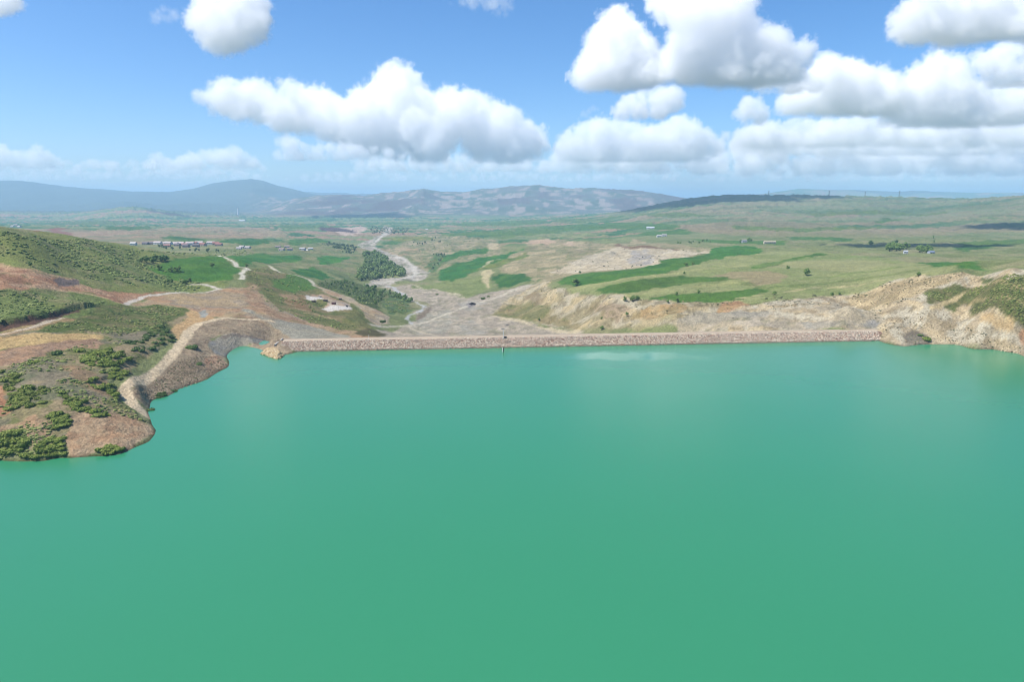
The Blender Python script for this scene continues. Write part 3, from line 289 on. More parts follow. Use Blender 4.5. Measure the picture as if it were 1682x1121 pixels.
LONE_TREES = [
    ((319.3,738.4),8,0,'round lone tree in the middle of the pale plateau meadow'),
    ((323.8,802.3),4.5,0,'small lone tree left of the round one on the plateau meadow'),
    ((76.1,808.3),9,0,'tall bushy tree at the left end of the long green field'),
    ((110.8,666.0),5,0,'left tree of the three dark ones on the rim of the badland'),
    ((117.8,661.6),5.5,0,'middle tree of the three dark ones on the rim of the badland'),
    ((121.8,659.0),5,0,'right tree of the three dark ones on the rim of the badland'),
    ((230.7,905.0),5,0,'left tree of the pair on the lower edge of the long green field'),
    ((242.1,916.5),5,0,'right tree of the pair on the lower edge of the long green field'),
    ((206.3,818.3),3.5,0,'small tree above the middle green strip on the plateau'),
    ((158.9,655.3),3.5,0,'small tree on the upper edge of the lowest green strip'),
    ((180.3,656.3),3.5,0,'small tree on the lowest green strip further right along its top'),
    ((153.9,629.6),4,0,'tree on the lower edge of the lowest green strip'),
    ((146.0,633.4),3.2,0,'smaller tree left along the lower edge of the lowest strip'),
    ((291.2,616.4),4,0,'dark tree on the upper rim of the pale cliff near the track'),
    ((301.2,624.3),3,0,'little tree just right of the dark one on the cliff rim'),
    ((356.7,598.8),3.5,0,'tree at the edge of the meadow above the stony cliff top'),
    ((240.0,620.4),3.5,0,'small tree beside the pale plateau track'),
    ((-345.8,788.6),5.5,0,'lone dark tree near the right side of the big left field'),
    ((-376.9,730.0),6,0,'rounded dark tree at the lower left of the big left field'),
    ((-333.3,858.2),5,0,'dark tree beside the bend of the white road'),
    ((-374.2,531.1),4,0,'dark bushy tree on the left hill above the orange cut'),
    ((753.9,1445.0),9,0,'wide tree left of the shaded farm groves'),
    ((1007,1647),9,0,'tall thin tree above the pale yard at the hill foot'),
    ((898.8,1466.4),7,0,'dark tree just below the tall thin tree at the hill foot'),
    ((97.3,979.5),4,0,'dark tree on the top edge of the long green field'),
    ((29.2,727.3),3,0,'small dark tree on the olive slope above the dam road'),
    ((85.3,639.0),3,0,'small dark tree in the middle of the badland slope'),
    ((82.6,617.0),3.5,0,'dark tree low in the gully mouth behind the dam'),
    ((106.1,622.2),3.5,0,'dark tree halfway up the gully in the badland slope'),
]
HOUSES = [
    ((-856,1664),18,11,5,(250,248,244),(222,206,202),'small white house with pale roof in the distant village row','white houses of the distant village',True),
    ((-852,1689),18,11,5,(250,248,244),(222,206,202),'small white house with pale roof in the distant village row','white houses of the distant village',True),
    ((-831,1664),18,11,5,(250,248,244),(222,206,202),'small white house with pale roof in the distant village row','white houses of the distant village',True),
    ((-828,1689),18,11,5,(250,248,244),(222,206,202),'small white house with pale roof in the distant village row','white houses of the distant village',True),
    ((-818,1700),18,11,5,(250,248,244),(222,206,202),'small white house with pale roof in the distant village row','white houses of the distant village',True),
    ((-786,1680),18,11,5,(250,248,244),(222,206,202),'small white house with pale roof in the distant village row','white houses of the distant village',True),
    ((-770,1694),18,11,5,(250,248,244),(222,206,202),'small white house with pale roof in the distant village row','white houses of the distant village',True),
    ((-742,1697),18,11,5,(250,248,244),(222,206,202),'small white house with pale roof in the distant village row','white houses of the distant village',True),
    ((-778,1635),15,10,4.6,(206,178,172),(176,118,108),'small house with dull red roof in the distant village row','pink roofed houses of the distant village',True),
    ((-780,1690),15,10,4.6,(206,178,172),(176,118,108),'small house with dull red roof in the distant village row','pink roofed houses of the distant village',True),
    ((-738,1642),15,10,4.6,(206,178,172),(176,118,108),'small house with dull red roof in the distant village row','pink roofed houses of the distant village',True),
    ((-720,1674),15,10,4.6,(206,178,172),(176,118,108),'small house with dull red roof in the distant village row','pink roofed houses of the distant village',True),
    ((-696,1634),15,10,4.6,(206,178,172),(176,118,108),'small house with dull red roof in the distant village row','pink roofed houses of the distant village',True),
    ((-801,1597),15,10,4.6,(206,178,172),(176,118,108),'small house with dull red roof in the distant village row','pink roofed houses of the distant village',True),
    ((-884,1661),14,9,4.4,(150,140,142),(128,118,124),'small grey house in the lower part of the distant village','grey houses of the distant village',True),
    ((-872,1666),14,9,4.4,(150,140,142),(128,118,124),'small grey house in the lower part of the distant village','grey houses of the distant village',True),
    ((-780,1604),14,9,4.4,(150,140,142),(128,118,124),'small grey house in the lower part of the distant village','grey houses of the distant village',True),
    ((-750,1583),14,9,4.4,(150,140,142),(128,118,124),'small grey house in the lower part of the distant village','grey houses of the distant village',True),
    ((-730,1589),14,9,4.4,(150,140,142),(128,118,124),'small grey house in the lower part of the distant village','grey houses of the distant village',True),
    ((-901,1638),13,10,4.6,(244,242,238),(232,228,222),'bright white house standing alone at the left end of the distant village',None,True),
    ((-609,1534),11,8,4,(226,222,218),(206,196,194),'white house in the trio right of the distant village','white houses right of the distant village',True),
    ((-609,1551),11,8,4,(226,222,218),(206,196,194),'white house in the trio right of the distant village','white houses right of the distant village',True),
    ((-591,1537),11,8,4,(226,222,218),(206,196,194),'white house in the trio right of the distant village','white houses right of the distant village',True),
    ((-568,1669),12,9,4.5,(228,222,212),(170,150,140),'pale house in the hamlet at the end of the valley track','pale houses of the hamlet by the track',True),
    ((-529,1579),12,9,4.5,(228,222,212),(170,150,140),'pale house in the hamlet at the end of the valley track','pale houses of the hamlet by the track',True),
    ((-559,1708),12,9,4.5,(228,222,212),(170,150,140),'pale house in the hamlet at the end of the valley track','pale houses of the hamlet by the track',True),
    ((-522,1614),12,9,4.5,(228,222,212),(170,150,140),'pale house in the hamlet at the end of the valley track','pale houses of the hamlet by the track',True),
    ((-508,1667),13,8,3.6,(226,224,222),(210,208,206),'low white shed in the row below the terraced green field','white sheds near the terraced fields',True),
    ((-508,1697),13,8,3.6,(226,224,222),(210,208,206),'low white shed in the row below the terraced green field','white sheds near the terraced fields',True),
    ((-515,1757),13,8,3.6,(226,224,222),(210,208,206),'low white shed in the row below the terraced green field','white sheds near the terraced fields',True),
    ((498,2487),46,16,6,(240,240,240),(228,232,236),'long white barn on the lower slope of the far hill',None,True),
    ((416,1953),20,12,5,(238,236,232),(226,222,216),'left white farmhouse of the pair below the long white barn',None,True),
    ((431,1954),22,12,5.5,(238,236,232),(206,198,190),'right white farmhouse of the pair below the long white barn',None,True),
    ((530,1571),18,10,5,(226,226,226),(150,150,156),'white farm building among dark trees at the far hill foot',None,True),
    ((549.8,1470.0),42,10,3.6,(226,214,186),(214,200,170),'long low cream shed at the far hill foot',None,True),
    ((605.5,1056.2),9,8,4.5,(236,236,238),(214,216,220),'small white house between the two shaded farm groves',None,True),
    ((640.4,1049.1),14,9,4,(200,206,220),(150,162,186),'pale blue grey house at the right end of the smaller farm grove',None,True),
    ((-457,3700),26,12,5,(238,236,232),(226,222,216),'white house on the green plain right of the upper river',None,True),
    ((-2109,5416),90,22,7,(240,240,240),(224,228,234),'long white hall far out on the plain below the white tower',None,True),
    ((-1996,2765),22,14,5.5,(236,234,230),(214,206,200),'white house in the small cluster at the far left plain edge','white houses at the far left edge',True),
    ((-2076,2895),22,14,5.5,(236,234,230),(214,206,200),'white house in the small cluster at the far left plain edge','white houses at the far left edge',True),
    ((-1952,2740),22,14,5.5,(236,234,230),(214,206,200),'white house in the small cluster at the far left plain edge','white houses at the far left edge',True),
]
SHEDS = [
    ((-192.9,731.8),6.4,4.2,2.6,(150,34,40),(150,116,112),'dark red site cabin with dusty brown roof in the white yard'),
    ((-203.0,736.8),7.0,4.0,1.9,(104,82,76),(122,102,94),'low brown shed left of the red site cabin'),
    ((-212.4,725.2),6.0,4.0,1.8,(110,90,84),(130,110,100),'low brown shed behind the left white bank of the yard'),
    ((-217.1,766.1),5.0,3.2,1.9,(96,96,98),(128,128,128),'grey shed at the back of the yard near the green field'),
    ((-195.8,772.2),5.0,3.0,1.9,(92,72,72),(132,110,108),'brown shed behind the red site cabin beside the dirt road'),
    ((-177.2,725.7),3.4,2.4,1.9,(86,74,70),(120,108,100),'small dark shed at the right end of the white yard'),
]
WOODS = [
    ('woods',[(-275.4,1227.6),(-257.2,1127.7),(-243.6,1204.1),(-201.2,1311.2),(-226.9,1423.2),(-274,1530),(-326,1749),(-383,1909),(-393,1808),(-323,1507)],330,7,12,0),
    ('woods',[(-605,2164),(-579,2329),(-466,2063),(-408,1762),(-497,1926)],130,4,7,1),
    ('woods',[(-236.3,1082.4),(-204.9,1056.1),(-172.5,1017.3),(-139.4,952.7),(-135.5,911.0),(-168.9,982.2),(-185.2,987.1),(-168.4,854.5),(-189.1,899.6)],150,2.5,5.5,0),
    ('woods',[(-792,3847),(-757,4094),(-702,3961),(-575,3925),(-470,3025),(-541,3045),(-581,3048),(-599,2969)],150,5,9,1),
    ('woods',[(-250.5,871.1),(-262.2,973.0),(-261.1,1086.2),(-226.3,1004.5),(-172.4,885.3),(-161.4,827.9),(-180.1,796.3),(-219.7,870.7)],150,1.5,3.5,0),
]
PYLONS = [
    (1653.9,4500),
    (1997.9,4400),
    (2174.9,4300),
    (2358.2,4250),
]
SCRUB = [
    ('hillside_scrub',[(-485.6,611.0),(-428.2,577.2),(-447.2,648.7),(-482.7,779.0),(-449.8,830.0),(-419.2,778.0),(-374.5,735.5),(-352.8,703.9),(-315.7,690.3),(-299.6,653.8),(-318.5,611.1),(-347.9,588.3),(-371.5,533.8),(-397.4,531.5),(-418.2,522.3)],4200,0.5,1.9,0),
    ('hillside_scrub',[(-372.2,461.1),(-349.6,464.0),(-335.1,478.0),(-329.1,522.8),(-310.4,521.8),(-300.4,482.3),(-295.9,418.7),(-304.6,399.7),(-310.0,379.3)],700,0.5,1.5,0),
    ('peninsula_scrub',[(-280.5,400.0),(-290.5,456.6),(-298.9,503.7),(-287.9,546.8),(-261.8,538.6),(-251.4,489.6),(-236.8,457.8),(-239.3,440.0),(-227.7,389.1),(-233.2,374.7),(-248.1,378.8),(-247.1,409.1),(-253.3,409.1),(-269.7,405.3)],1300,0.4,1.3,1),
    ('peninsula_scrub',[(-253.0,327.4),(-243.2,351.9),(-248.1,378.8),(-223.2,381.1),(-202.9,334.3),(-187.7,315.6),(-163.0,293.0),(-178.7,291.7),(-188.7,278.7),(-193.5,274.7),(-208.7,277.6),(-212.2,270.1)],1500,0.4,1.2,1),
    ('peninsula_scrub',[(-212.2,270.1),(-192.7,272.2),(-178.7,256.6),(-201.4,253.6)],500,0.4,1.1,1),
    ('bank_scrub',[(-198.0,397.3),(-188.5,423.0),(-174.8,410.3),(-175.4,377.5),(-177.8,355.1),(-183.6,335.7),(-185.6,325.8),(-191.9,349.0)],320,0.2,0.7,2),
    ('cliff_scrub',[(304.6,622.0),(338.0,611.9),(369.3,559.3),(362.6,543.7),(326.6,539.9),(305.4,549.8),(302.3,600.1)],420,0.3,0.9,2),
    ('cliff_scrub',[(280.7,512.1),(309.8,509.1),(334.6,500.2),(327.1,474.0),(344.4,448.9),(335.4,435.9),(317.2,468.3),(277.3,471.2),(269.7,489.7)],300,0.3,0.85,2),
    ('cliff_scrub',[(199.5,588.5),(261.7,607.3),(303.2,622.3),(282.5,590.6),(243.5,563.0),(199.4,569.9)],260,0.3,0.9,2),
    ('cliff_scrub',[(282.5,590.6),(305.4,549.8),(323.7,534.7),(317.8,514.6),(280.7,512.1),(268.5,514.5)],220,0.35,0.9,2),
    ('heath_scrub',[(325.9,536.2),(353.3,539.4),(364.7,527.6),(366.8,509.3),(378.1,503.5),(380.5,496.2),(357.1,458.9),(353.4,463.3),(346.3,475.4),(338.5,493.1),(342.9,512.4),(333.0,508.6),(330.1,515.1),(342.1,522.4),(321.5,518.9)],2600,0.35,1.0,1),
    ('badland_scrub',[(49.5,982.2),(88.6,736.8),(170.4,613.4),(202.2,592.3),(185.2,539.3),(146.0,567.9),(75.5,621.2),(40.9,706.0),(6.2,765.3),(-19.3,820.4),(24.7,951.1)],620,0.4,1.1,2),
    ('valley_scrub',[(-327.8,834.3),(-326.9,914.9),(-271.0,875.6),(-242.3,835.4),(-234.7,783.8),(-164.8,647.7),(-112.4,571.7),(-136.6,565.2),(-173.9,575.6),(-213.9,606.4),(-263.3,689.3)],900,0.5,1.5,0),
    ('valley_scrub',[(-246.3,856.2),(-262.2,973.0),(-266.6,1120.1),(-172.4,885.3),(-156.3,801.4),(-178.4,788.6),(-217.0,859.6)],500,0.6,1.8,0),
    ('valley_scrub',[(-233.5,1069.5),(-202.8,1045.2),(-142.6,953.1),(-126.6,830.8),(-142.4,783.3),(-176.9,909.0)],380,0.6,1.8,0),
    ('river_scrub',[(-423,2800),(-299,2913),(-51,2209),(-38,1648),(-149.8,1443.9),(-167.7,1431.7),(-285,1878),(-399,2184)],500,1,2.6,0),
    ('plain_scrub',[(-471.2,839.6),(-630,1524),(-544.5,1458.2),(-510.6,1366.5),(-458.0,1071.1),(-407.4,809.0),(-409.8,747.6)],600,1,2.6,0),
    ('plateau_scrub',[(114.7,683.0),(181.6,610.6),(263.9,612.5),(301.5,625.5),(341.3,618.2),(357.1,598.2),(351.6,588.6),(297.6,617.1),(258.7,600.0),(179.3,602.4),(109.2,669.5)],320,0.4,1.3,2),
    ('hump_scrub',[(57.1,1087.4),(135.1,1279.7),(255,1659),(338.2,1357.7),(364.3,1250.4),(264.7,1098.6),(154.8,945.2)],300,0.6,1.8,2),
]
# depth, outline (X,Z) at that depth, number of billows, largest billow, flat base height, wispy
CLOUDS = [
    (19000,[(-8527,2783),(-7981,2936),(-7536,3059),(-6917,3165),(-5957,3119),(-5161,3013),(-4771,2783),(-4287,2783),(-4039,2936),(-3881,2860),(-3547,3165),(-3505,3423),(-3211,3574),(-2891,3574),(-2577,3392),(-2263,3165),(-2075,2936),(-1304,2860),(-662,2630),(-177,2476),(471,2088),(829,1932),(882,1540),(475,1192),(-672,1144),(-2313,1192),(-3618,1382),(-4592,1540),(-5232,1776),(-6189,2088),(-7145,2321),(-7935,2553)],130,508,1033,0),
    (16500,[(-5539,1487),(-5316,1650),(-5110,1555),(-4835,1419),(-4270,1378),(-3420,1350),(-2148,1145),(-2722,1021),(-4004,1021),(-5289,993),(-5570,1048)],50,206,993,0),
    (19000,[(-4224,3089),(-3862,3302),(-3608,3241),(-3714,3013),(-4119,2936)],10,118,None,1),
    (6300,[(-2724,1743),(-2649,1877),(-2183,1877),(-2103,1684),(-2089,1597),(-2186,1489),(-2347,1440),(-2510,1381),(-2637,1440),(-2728,1479),(-2839,1528),(-2741,1563)],50,168,None,0),
    (6300,[(-3143,1626),(-3054,1723),(-2948,1743),(-2797,1684),(-2775,1646),(-2909,1616),(-3042,1587)],16,61,None,1),
    (6000,[(-4301,1792),(-4029,1792),(-3982,1678),(-4041,1609),(-4157,1600),(-4328,1618)],16,96,None,0),
    (5500,[(-504,1547),(-366,1630),(-27,1630),(40,1534),(-50,1441),(-186,1475),(-323,1517)],24,63,None,1),
    (11000,[(826,1918),(1100,2137),(1319,2612),(1449,2867),(1630,2909),(1771,2782),(1916,2569),(2152,2397),(2252,2224),(2309,1962),(2178,1786),(1855,1698),(1388,1742),(1015,1760)],80,314,1724,0),
    (9600,[(1341,1261),(1539,1456),(1942,1548),(2308,1548),(2278,1339),(1998,1206),(1549,1159)],40,171,1144,0),
    (10500,[(1942,2902),(2023,3022),(3451,3022),(3543,2701),(3442,2538),(3841,2457),(3898,2293),(4297,2251),(4325,2127),(4054,2003),(4333,1836),(4163,1752),(3631,1752),(3012,1709),(2472,1836),(2247,1919),(2276,2251),(2439,2497),(2257,2660),(2033,2806)],110,318,1701,0),
    (14000,[(5168,1907),(5442,2190),(5837,2414),(5861,2803),(6150,2859),(6701,2637),(6948,2526),(7240,2548),(7398,2190),(7496,1850),(6912,1736),(5962,1679),(5360,1736)],70,324,1691,0),
    (15000,[(4592,1853),(4831,2097),(4967,2339),(5098,2279),(5380,1914),(5373,1670),(5121,1608),(4796,1670)],26,187,1633,0),
    (7000,[(3686,1780),(3754,1941),(3912,2075),(5064,2075),(5141,1589),(4674,1578),(4208,1562),(3736,1600)],60,212,1562,0),
    (14500,[(7779,2323),(7868,2613),(8221,2728),(8378,2934),(8737,2980),(9074,2728),(9182,2381),(9566,2265),(10531,2381),(10639,1677),(9417,1558),(8183,1498),(7419,1677),(7682,2089)],90,413,1522,0),
    (13000,[(8272,2661),(8468,2815),(9330,2866),(9425,2249),(8907,2041),(8438,2249)],34,255,2061,0),
    (20000,[(1102,1450),(1524,2029),(2034,2193),(2714,2356),(3748,2111),(4762,2356),(5464,2029),(6089,1616),(5854,1249),(3614,1116),(1710,1199)],100,356,1116,0),
    (22000,[(6787,1859),(7141,2222),(7699,2312),(8069,2402),(8663,2040),(9787,2131),(10514,2402),(11494,2040),(12982,2222),(14300,2222),(16157,2402),(16283,1585),(13468,1364),(10611,1438),(8518,1493),(6994,1585)],120,353,1438,0),
    (28000,[(8456,1405),(9888,1709),(11586,1639),(13004,1990),(14723,1709),(16381,1990),(17557,2222),(18810,1873),(20760,1756),(20851,1169),(15996,1169),(11135,1240)],110,274,1169,0),
    (25000,[(-19060,1265),(-18961,1891),(-18069,2098),(-17777,1891),(-17254,1787),(-16788,2036),(-16299,1683),(-15679,1474),(-15823,1202),(-17344,1160)],50,312,1181,0),
    (25000,[(-15607,1202),(-15139,1474),(-14484,1537),(-13644,1328),(-13880,1160)],20,178,1181,0),
    (25000,[(-13117,1202),(-12735,1746),(-12483,1683),(-12008,1474),(-11442,1746),(-10792,1787),(-10029,1891),(-9599,1891),(-9184,1683),(-8884,1370),(-9549,1160),(-11716,1139)],70,289,1160,0),
    (40000,[(-12540,1290),(-11131,1627),(-9744,1627),(-9418,1188),(-11164,1053)],30,214,None,1),
    (40000,[(-8200,1222),(-6623,1627),(-4893,1459),(-4206,1121)],30,214,None,1),
    (40000,[(-3334,1290),(-2114,1728),(-381,1796),(1700,1459),(1355,1188),(-1425,1053)],30,214,None,1),
    (40000,[(2746,1121),(4130,1459),(5513,1627),(6221,1188)],30,214,None,1),
    (40000,[(9001,1188),(11765,1459),(14200,1391),(13877,1053),(10056,951)],30,214,None,1),
    (40000,[(15952,1188),(18707,1459),(20123,1188),(18050,1053)],30,214,None,1),
    (40000,[(21173,1121),(24954,1459),(28454,1256),(26397,1053)],30,214,None,1),
    (12000,[(1064,1503),(1215,1620),(1418,1678),(1471,1600),(1218,1454)],8,64,None,1),
    (30000,[(-7288,1624),(-5206,1824),(-2099,1724),(1010,1824),(3084,1724),(6708,1824),(8790,1674),(9076,1245),(5178,1170),(1534,1271),(-2107,1170),(-6266,1271)],130,240,1170,0),
    (34000,[(-11833,1197),(-9459,1427),(-6512,1427),(-3567,1370),(-1207,1484),(1739,1370),(4684,1484),(8516,1427),(11459,1484),(11783,1083),(7654,967),(1742,1025),(-4166,967),(-10077,967)],130,212,967,0),
    (32000,[(9399,1403),(12713,1564),(16048,1457),(19637,1564),(24329,1672),(24431,1025),(19998,916),(15542,971),(11375,916)],120,256,916,0),
    (30000,[(-22908,1271),(-20287,1422),(-17701,1321),(-15097,1372),(-11463,1321),(-10174,1170),(-10449,967),(-15139,967),(-20358,916),(-22964,916)],110,187,916,0),
    (17000,[(4944,1599),(5653,1879),(6665,1948),(8106,2060),(9578,1879),(11003,2087),(12753,2018),(12853,1388),(10522,1318),(8174,1388),(5985,1318)],110,303,1304,0),
    (13500,[(5543,2653),(6229,2600),(6813,2439),(7275,2385),(7547,2006),(7356,1678),(6665,1678),(5819,2115)],40,240,1623,0),
    (11500,[(3775,2001),(4345,2166),(4835,2093),(5046,1909),(4669,1770),(3987,1770)],40,143,1752,0),
    (24000,[(1223,1399),(2042,1999),(3683,2276),(5326,2355),(7405,1999),(9432,2434),(12502,2552),(14740,2710),(17996,2867),(18317,834),(14972,915),(11644,875),(8514,956),(5387,1036),(1642,1117)],230,449,875,0),
    (23000,[(-5580,1422),(-2794,1652),(-416,1499),(1370,1422),(1575,978),(-817,997),(-4005,1036)],70,266,997,0),
    (27000,[(-20517,1787),(-18194,1742),(-15898,1471),(-13778,1652),(-11904,1742),(-9818,1607),(-9150,1154),(-12669,1063),(-17347,1108),(-20624,1108)],90,216,1040,0),
]
# ------------------------------------------------------------------ terrain: heights in metres over map coordinates
def hash2(ix, iy, s):
    h = (ix.astype(np.int64) * 374761393 + iy.astype(np.int64) * 668265263 + s * 2147483647) & 0xFFFFFFFF
    h = ((h ^ (h >> 13)) * 1274126177) & 0xFFFFFFFF
    h = ((h ^ (h >> 16)) * 2246822519) & 0xFFFFFFFF
    return ((h ^ (h >> 15)) & 0xFFFFFF) / float(0xFFFFFF)

def vnoise(x, y, s=0):
    ix, iy = np.floor(x), np.floor(y)
    fx, fy = x - ix, y - iy
    fx = fx * fx * fx * (fx * (fx * 6 - 15) + 10)
    fy = fy * fy * fy * (fy * (fy * 6 - 15) + 10)
    a, b = hash2(ix, iy, s), hash2(ix + 1, iy, s)
    c, d = hash2(ix, iy + 1, s), hash2(ix + 1, iy + 1, s)
    return (a + (b - a) * fx) * (1 - fy) + (c + (d - c) * fx) * fy

def fbm(x, y, octv=4, s=0, rough=0.5):
    t, a, n = 0.0, 1.0, 0.0
    for k in range(octv):
        t = t + a * vnoise(x * (2 ** k) + 17.3 * k, y * (2 ** k) - 9.1 * k, s + k)
        n += a
        a *= rough
    return t / n

def ridged(x, y, octv=4, s=0):
    t, a, n = 0.0, 1.0, 0.0
    for k in range(octv):
        t = t + a * (1 - np.abs(2 * vnoise(x * (2 ** k) + 5.7 * k, y * (2 ** k) + 3.3 * k, s + k) - 1))
        n += a
        a *= 0.5
    return t / n

def sstep(a, b, x):
    t = np.clip((x - a) / (b - a), 0, 1)
    return t * t * (3 - 2 * t)

def poly_sd(px, py, poly):
    """signed distance to a closed polygon, positive inside"""
    p = np.asarray(poly, float)
    q = np.roll(p, -1, 0)
    d2 = np.full(px.shape, 1e30)
    inside = np.zeros(px.shape, bool)
    for (x0, y0), (x1, y1) in zip(p, q):
        ex, ey = x1 - x0, y1 - y0
        t = np.clip(((px - x0) * ex + (py - y0) * ey) / (ex * ex + ey * ey + 1e-9), 0, 1)
        d2 = np.minimum(d2, (px - x0 - t * ex) ** 2 + (py - y0 - t * ey) ** 2)
        c = (y0 > py) != (y1 > py)
        inside ^= c & (px < ex * (py - y0) / (ey if ey else 1e-9) + x0)
    d = np.sqrt(d2)
    return np.where(inside, d, -d)

def line_d(px, py, line):
    d2 = np.full(px.shape, 1e30)
    for (x0, y0), (x1, y1) in zip(line[:-1], line[1:]):
        ex, ey = x1 - x0, y1 - y0
        t = np.clip(((px - x0) * ex + (py - y0) * ey) / (ex * ex + ey * ey + 1e-9), 0, 1)
        d2 = np.minimum(d2, (px - x0 - t * ex) ** 2 + (py - y0 - t * ey) ** 2)
    return np.sqrt(d2)

KU, KS = 2.2, 1.0
U0, U1, S0, S1 = -1.15, 1.15, math.log(90.0), math.log(75000.0)
NU, NS = 481, 760

def _base_grid():
    c = np.array(HEIGHTS, float)
    cu, cs, cz = c[:, 0] / c[:, 1] * KU, np.log(c[:, 1]) * KS, c[:, 2]
    eps = 0.03
    ker = lambda d2: -np.sqrt(d2 + eps * eps)
    A = ker((cu[:, None] - cu) ** 2 + (cs[:, None] - cs) ** 2)
    n = len(c)
    M = np.zeros((n + 1, n + 1))
    M[:n, :n] = A + np.eye(n) * 0.004
    M[:n, n] = M[n, :n] = 1
    sol = np.linalg.solve(M, np.append(cz, 0))
    us = np.linspace(U0, U1, NU) * KU
    ss = np.linspace(S0, S1, NS) * KS
    G = np.zeros((NS, NU)) + sol[n]
    for k in range(n):
        G += sol[k] * ker((ss[:, None] - cs[k]) ** 2 + (us[None, :] - cu[k]) ** 2)
    return G

BASE = _base_grid()

def base_height(X, Y):
    u = np.clip((X / Y - U0) / (U1 - U0) * (NU - 1), 0, NU - 1.001)
    s = np.clip((np.log(np.maximum(Y, 91)) - S0) / (S1 - S0) * (NS - 1), 0, NS - 1.001)
    i, j = u.astype(int), s.astype(int)
    fu, fs = u - i, s - j
    return ((BASE[j, i] * (1 - fu) + BASE[j, i + 1] * fu) * (1 - fs)
            + (BASE[j + 1, i] * (1 - fu) + BASE[j + 1, i + 1] * fu) * fs)

def ranges(X, Y, z, detail=True):
    for (D, W, base, rough, seed, prof) in RANGES:
        p = np.array(prof, float)
        h = np.interp(X / Y * D, p[:, 0], p[:, 1])
        m = (h > base - 30) & (Y > D - 1.6 * W) & (Y < D + 2 * W)
        if not m.any():
            continue
        x, y, hh = X[m], Y[m], h[m]
        s = np.where(y < D, sstep(D - W * 1.5, D, y) ** 1.3, 1 - sstep(D, D + 1.8 * W, y))
        n = ridged(x / (W * 0.35), y / (W * 0.35), 5, seed) - 0.62 if detail else 0.0
        zz = base + (hh - base) * s + n * rough * np.minimum(s, 1.0 - 0.55 * s) * (hh - base) * 2
        zz = np.where(s > 0.002, zz, -1e9)
        z[m] = np.maximum(z[m], zz)
    return z

def height(X, Y, detail=True):
    X = np.asarray(X, float)
    Y = np.asarray(Y, float)
    z = base_height(X, Y)
    for (line, side, h, w, reach) in SCARPS:
        ln = np.array(line, float)
        lo, hi = ln.min(0) - reach * 1.5, ln.max(0) + reach * 1.5
        m = (X > lo[0]) & (X < hi[0]) & (Y > lo[1]) & (Y < hi[1])
        if not m.any():
            continue
        x, y = X[m], Y[m]
        d = line_d(x, y, ln)
        # sign: which side of the nearest point of the line
        sg = np.zeros(x.shape)
        best = np.full(x.shape, 1e30)
        for (x0, y0), (x1, y1) in zip(ln[:-1], ln[1:]):
            ex, ey = x1 - x0, y1 - y0
            t = np.clip(((x - x0) * ex + (y - y0) * ey) / (ex * ex + ey * ey), 0, 1)
            dd = (x - x0 - t * ex) ** 2 + (y - y0 - t * ey) ** 2
            k = dd < best
            best = np.where(k, dd, best)
            sg = np.where(k, np.sign(ex * (y - y0) - ey * (x - x0)), sg)
        f = sstep(0, w, d * sg * side) * (1 - sstep(reach * 0.25, reach, d))
        z[m] = z[m] + h * f
    if detail:
        near = Y < 9000
        x, y = X[near], Y[near]
        zz = z[near]
        fade = sstep(1.0, 9.0, np.abs(zz - 0.0))        # keeps the shoreline where it is
        amp = 0.35 + 0.0022 * y
        zz = zz + (fbm(x / 34, y / 34, 5, 3) - 0.5) * amp * 3.0 * (0.25 + 0.75 * fade)
        zz = zz + (fbm(x / 5.0, y / 5.0, 2, 9) - 0.5) * 1.0 * (0.3 + 0.7 * fade)
        for (poly, amp2, sc, ang) in GULLIES:
            p = np.array(poly, float)
            lo, hi = p.min(0) - 20, p.max(0) + 20
            m = (x > lo[0]) & (x < hi[0]) & (y > lo[1]) & (y < hi[1])
            if not m.any():
                continue
            xx, yy = x[m], y[m]
            g = sstep(-8, 25, poly_sd(xx, yy, p))
            ca, sa = math.cos(ang), math.sin(ang)
            a, b = xx * ca + yy * sa, -xx * sa + yy * ca
            wv = (fbm(a / sc * 0.7, b / sc * 0.7, 3, 21) - 0.5) * 1.5
            zz[m] += (ridged(a / sc + wv, b / (sc * 3.2) + wv * 0.5, 4, 31) - 0.62) * amp2 * g
        z[near] = zz
    z = ranges(X, Y, z, detail)
    return z
# ------------------------------------------------------------------ helpers: materials and tagging
GAIN = 0.53

def lin(c):
    c = np.asarray(c, float) / 255.0
    return np.where(c <= 0.04045, c / 12.92, ((c + 0.055) / 1.055) ** 2.4)

def alb(c):
    return lin(c) * GAIN

def tag(o, label=None, cat=None, group=None, kind=None):
    if label: o['label'] = label
    if cat: o['category'] = cat
    if group: o['group'] = group
    if kind: o['kind'] = kind
    return o

def node_mat(name):
    m = bpy.data.materials.new(name)
    m.use_nodes = True
    t = m.node_tree
    return m, t, t.nodes['Principled BSDF']

def nmath(t, op, a, b=None):
    n = t.nodes.new('ShaderNodeMath')
    n.operation = op
    for i, x in enumerate((a, b)):
        if x is None: continue
        if isinstance(x, (int, float)): n.inputs[i].default_value = x
        else: t.links.new(x, n.inputs[i])
    return n.outputs[0]

def nnoise(t, vec, scale, detail=4, rough=0.55):
    n = t.nodes.new('ShaderNodeTexNoise')
    n.inputs['Scale'].default_value = scale
    n.inputs['Detail'].default_value = detail
    n.inputs['Roughness'].default_value = rough
    t.links.new(vec, n.inputs['Vector'])
    return n.outputs[0]

def tint(t, col, fac):
    """colour times a factor"""
    n = t.nodes.new('ShaderNodeVectorMath')
    n.operation = 'SCALE'
    t.links.new(col, n.inputs[0])
    t.links.new(fac, n.inputs['Scale'])
    return n.outputs[0]

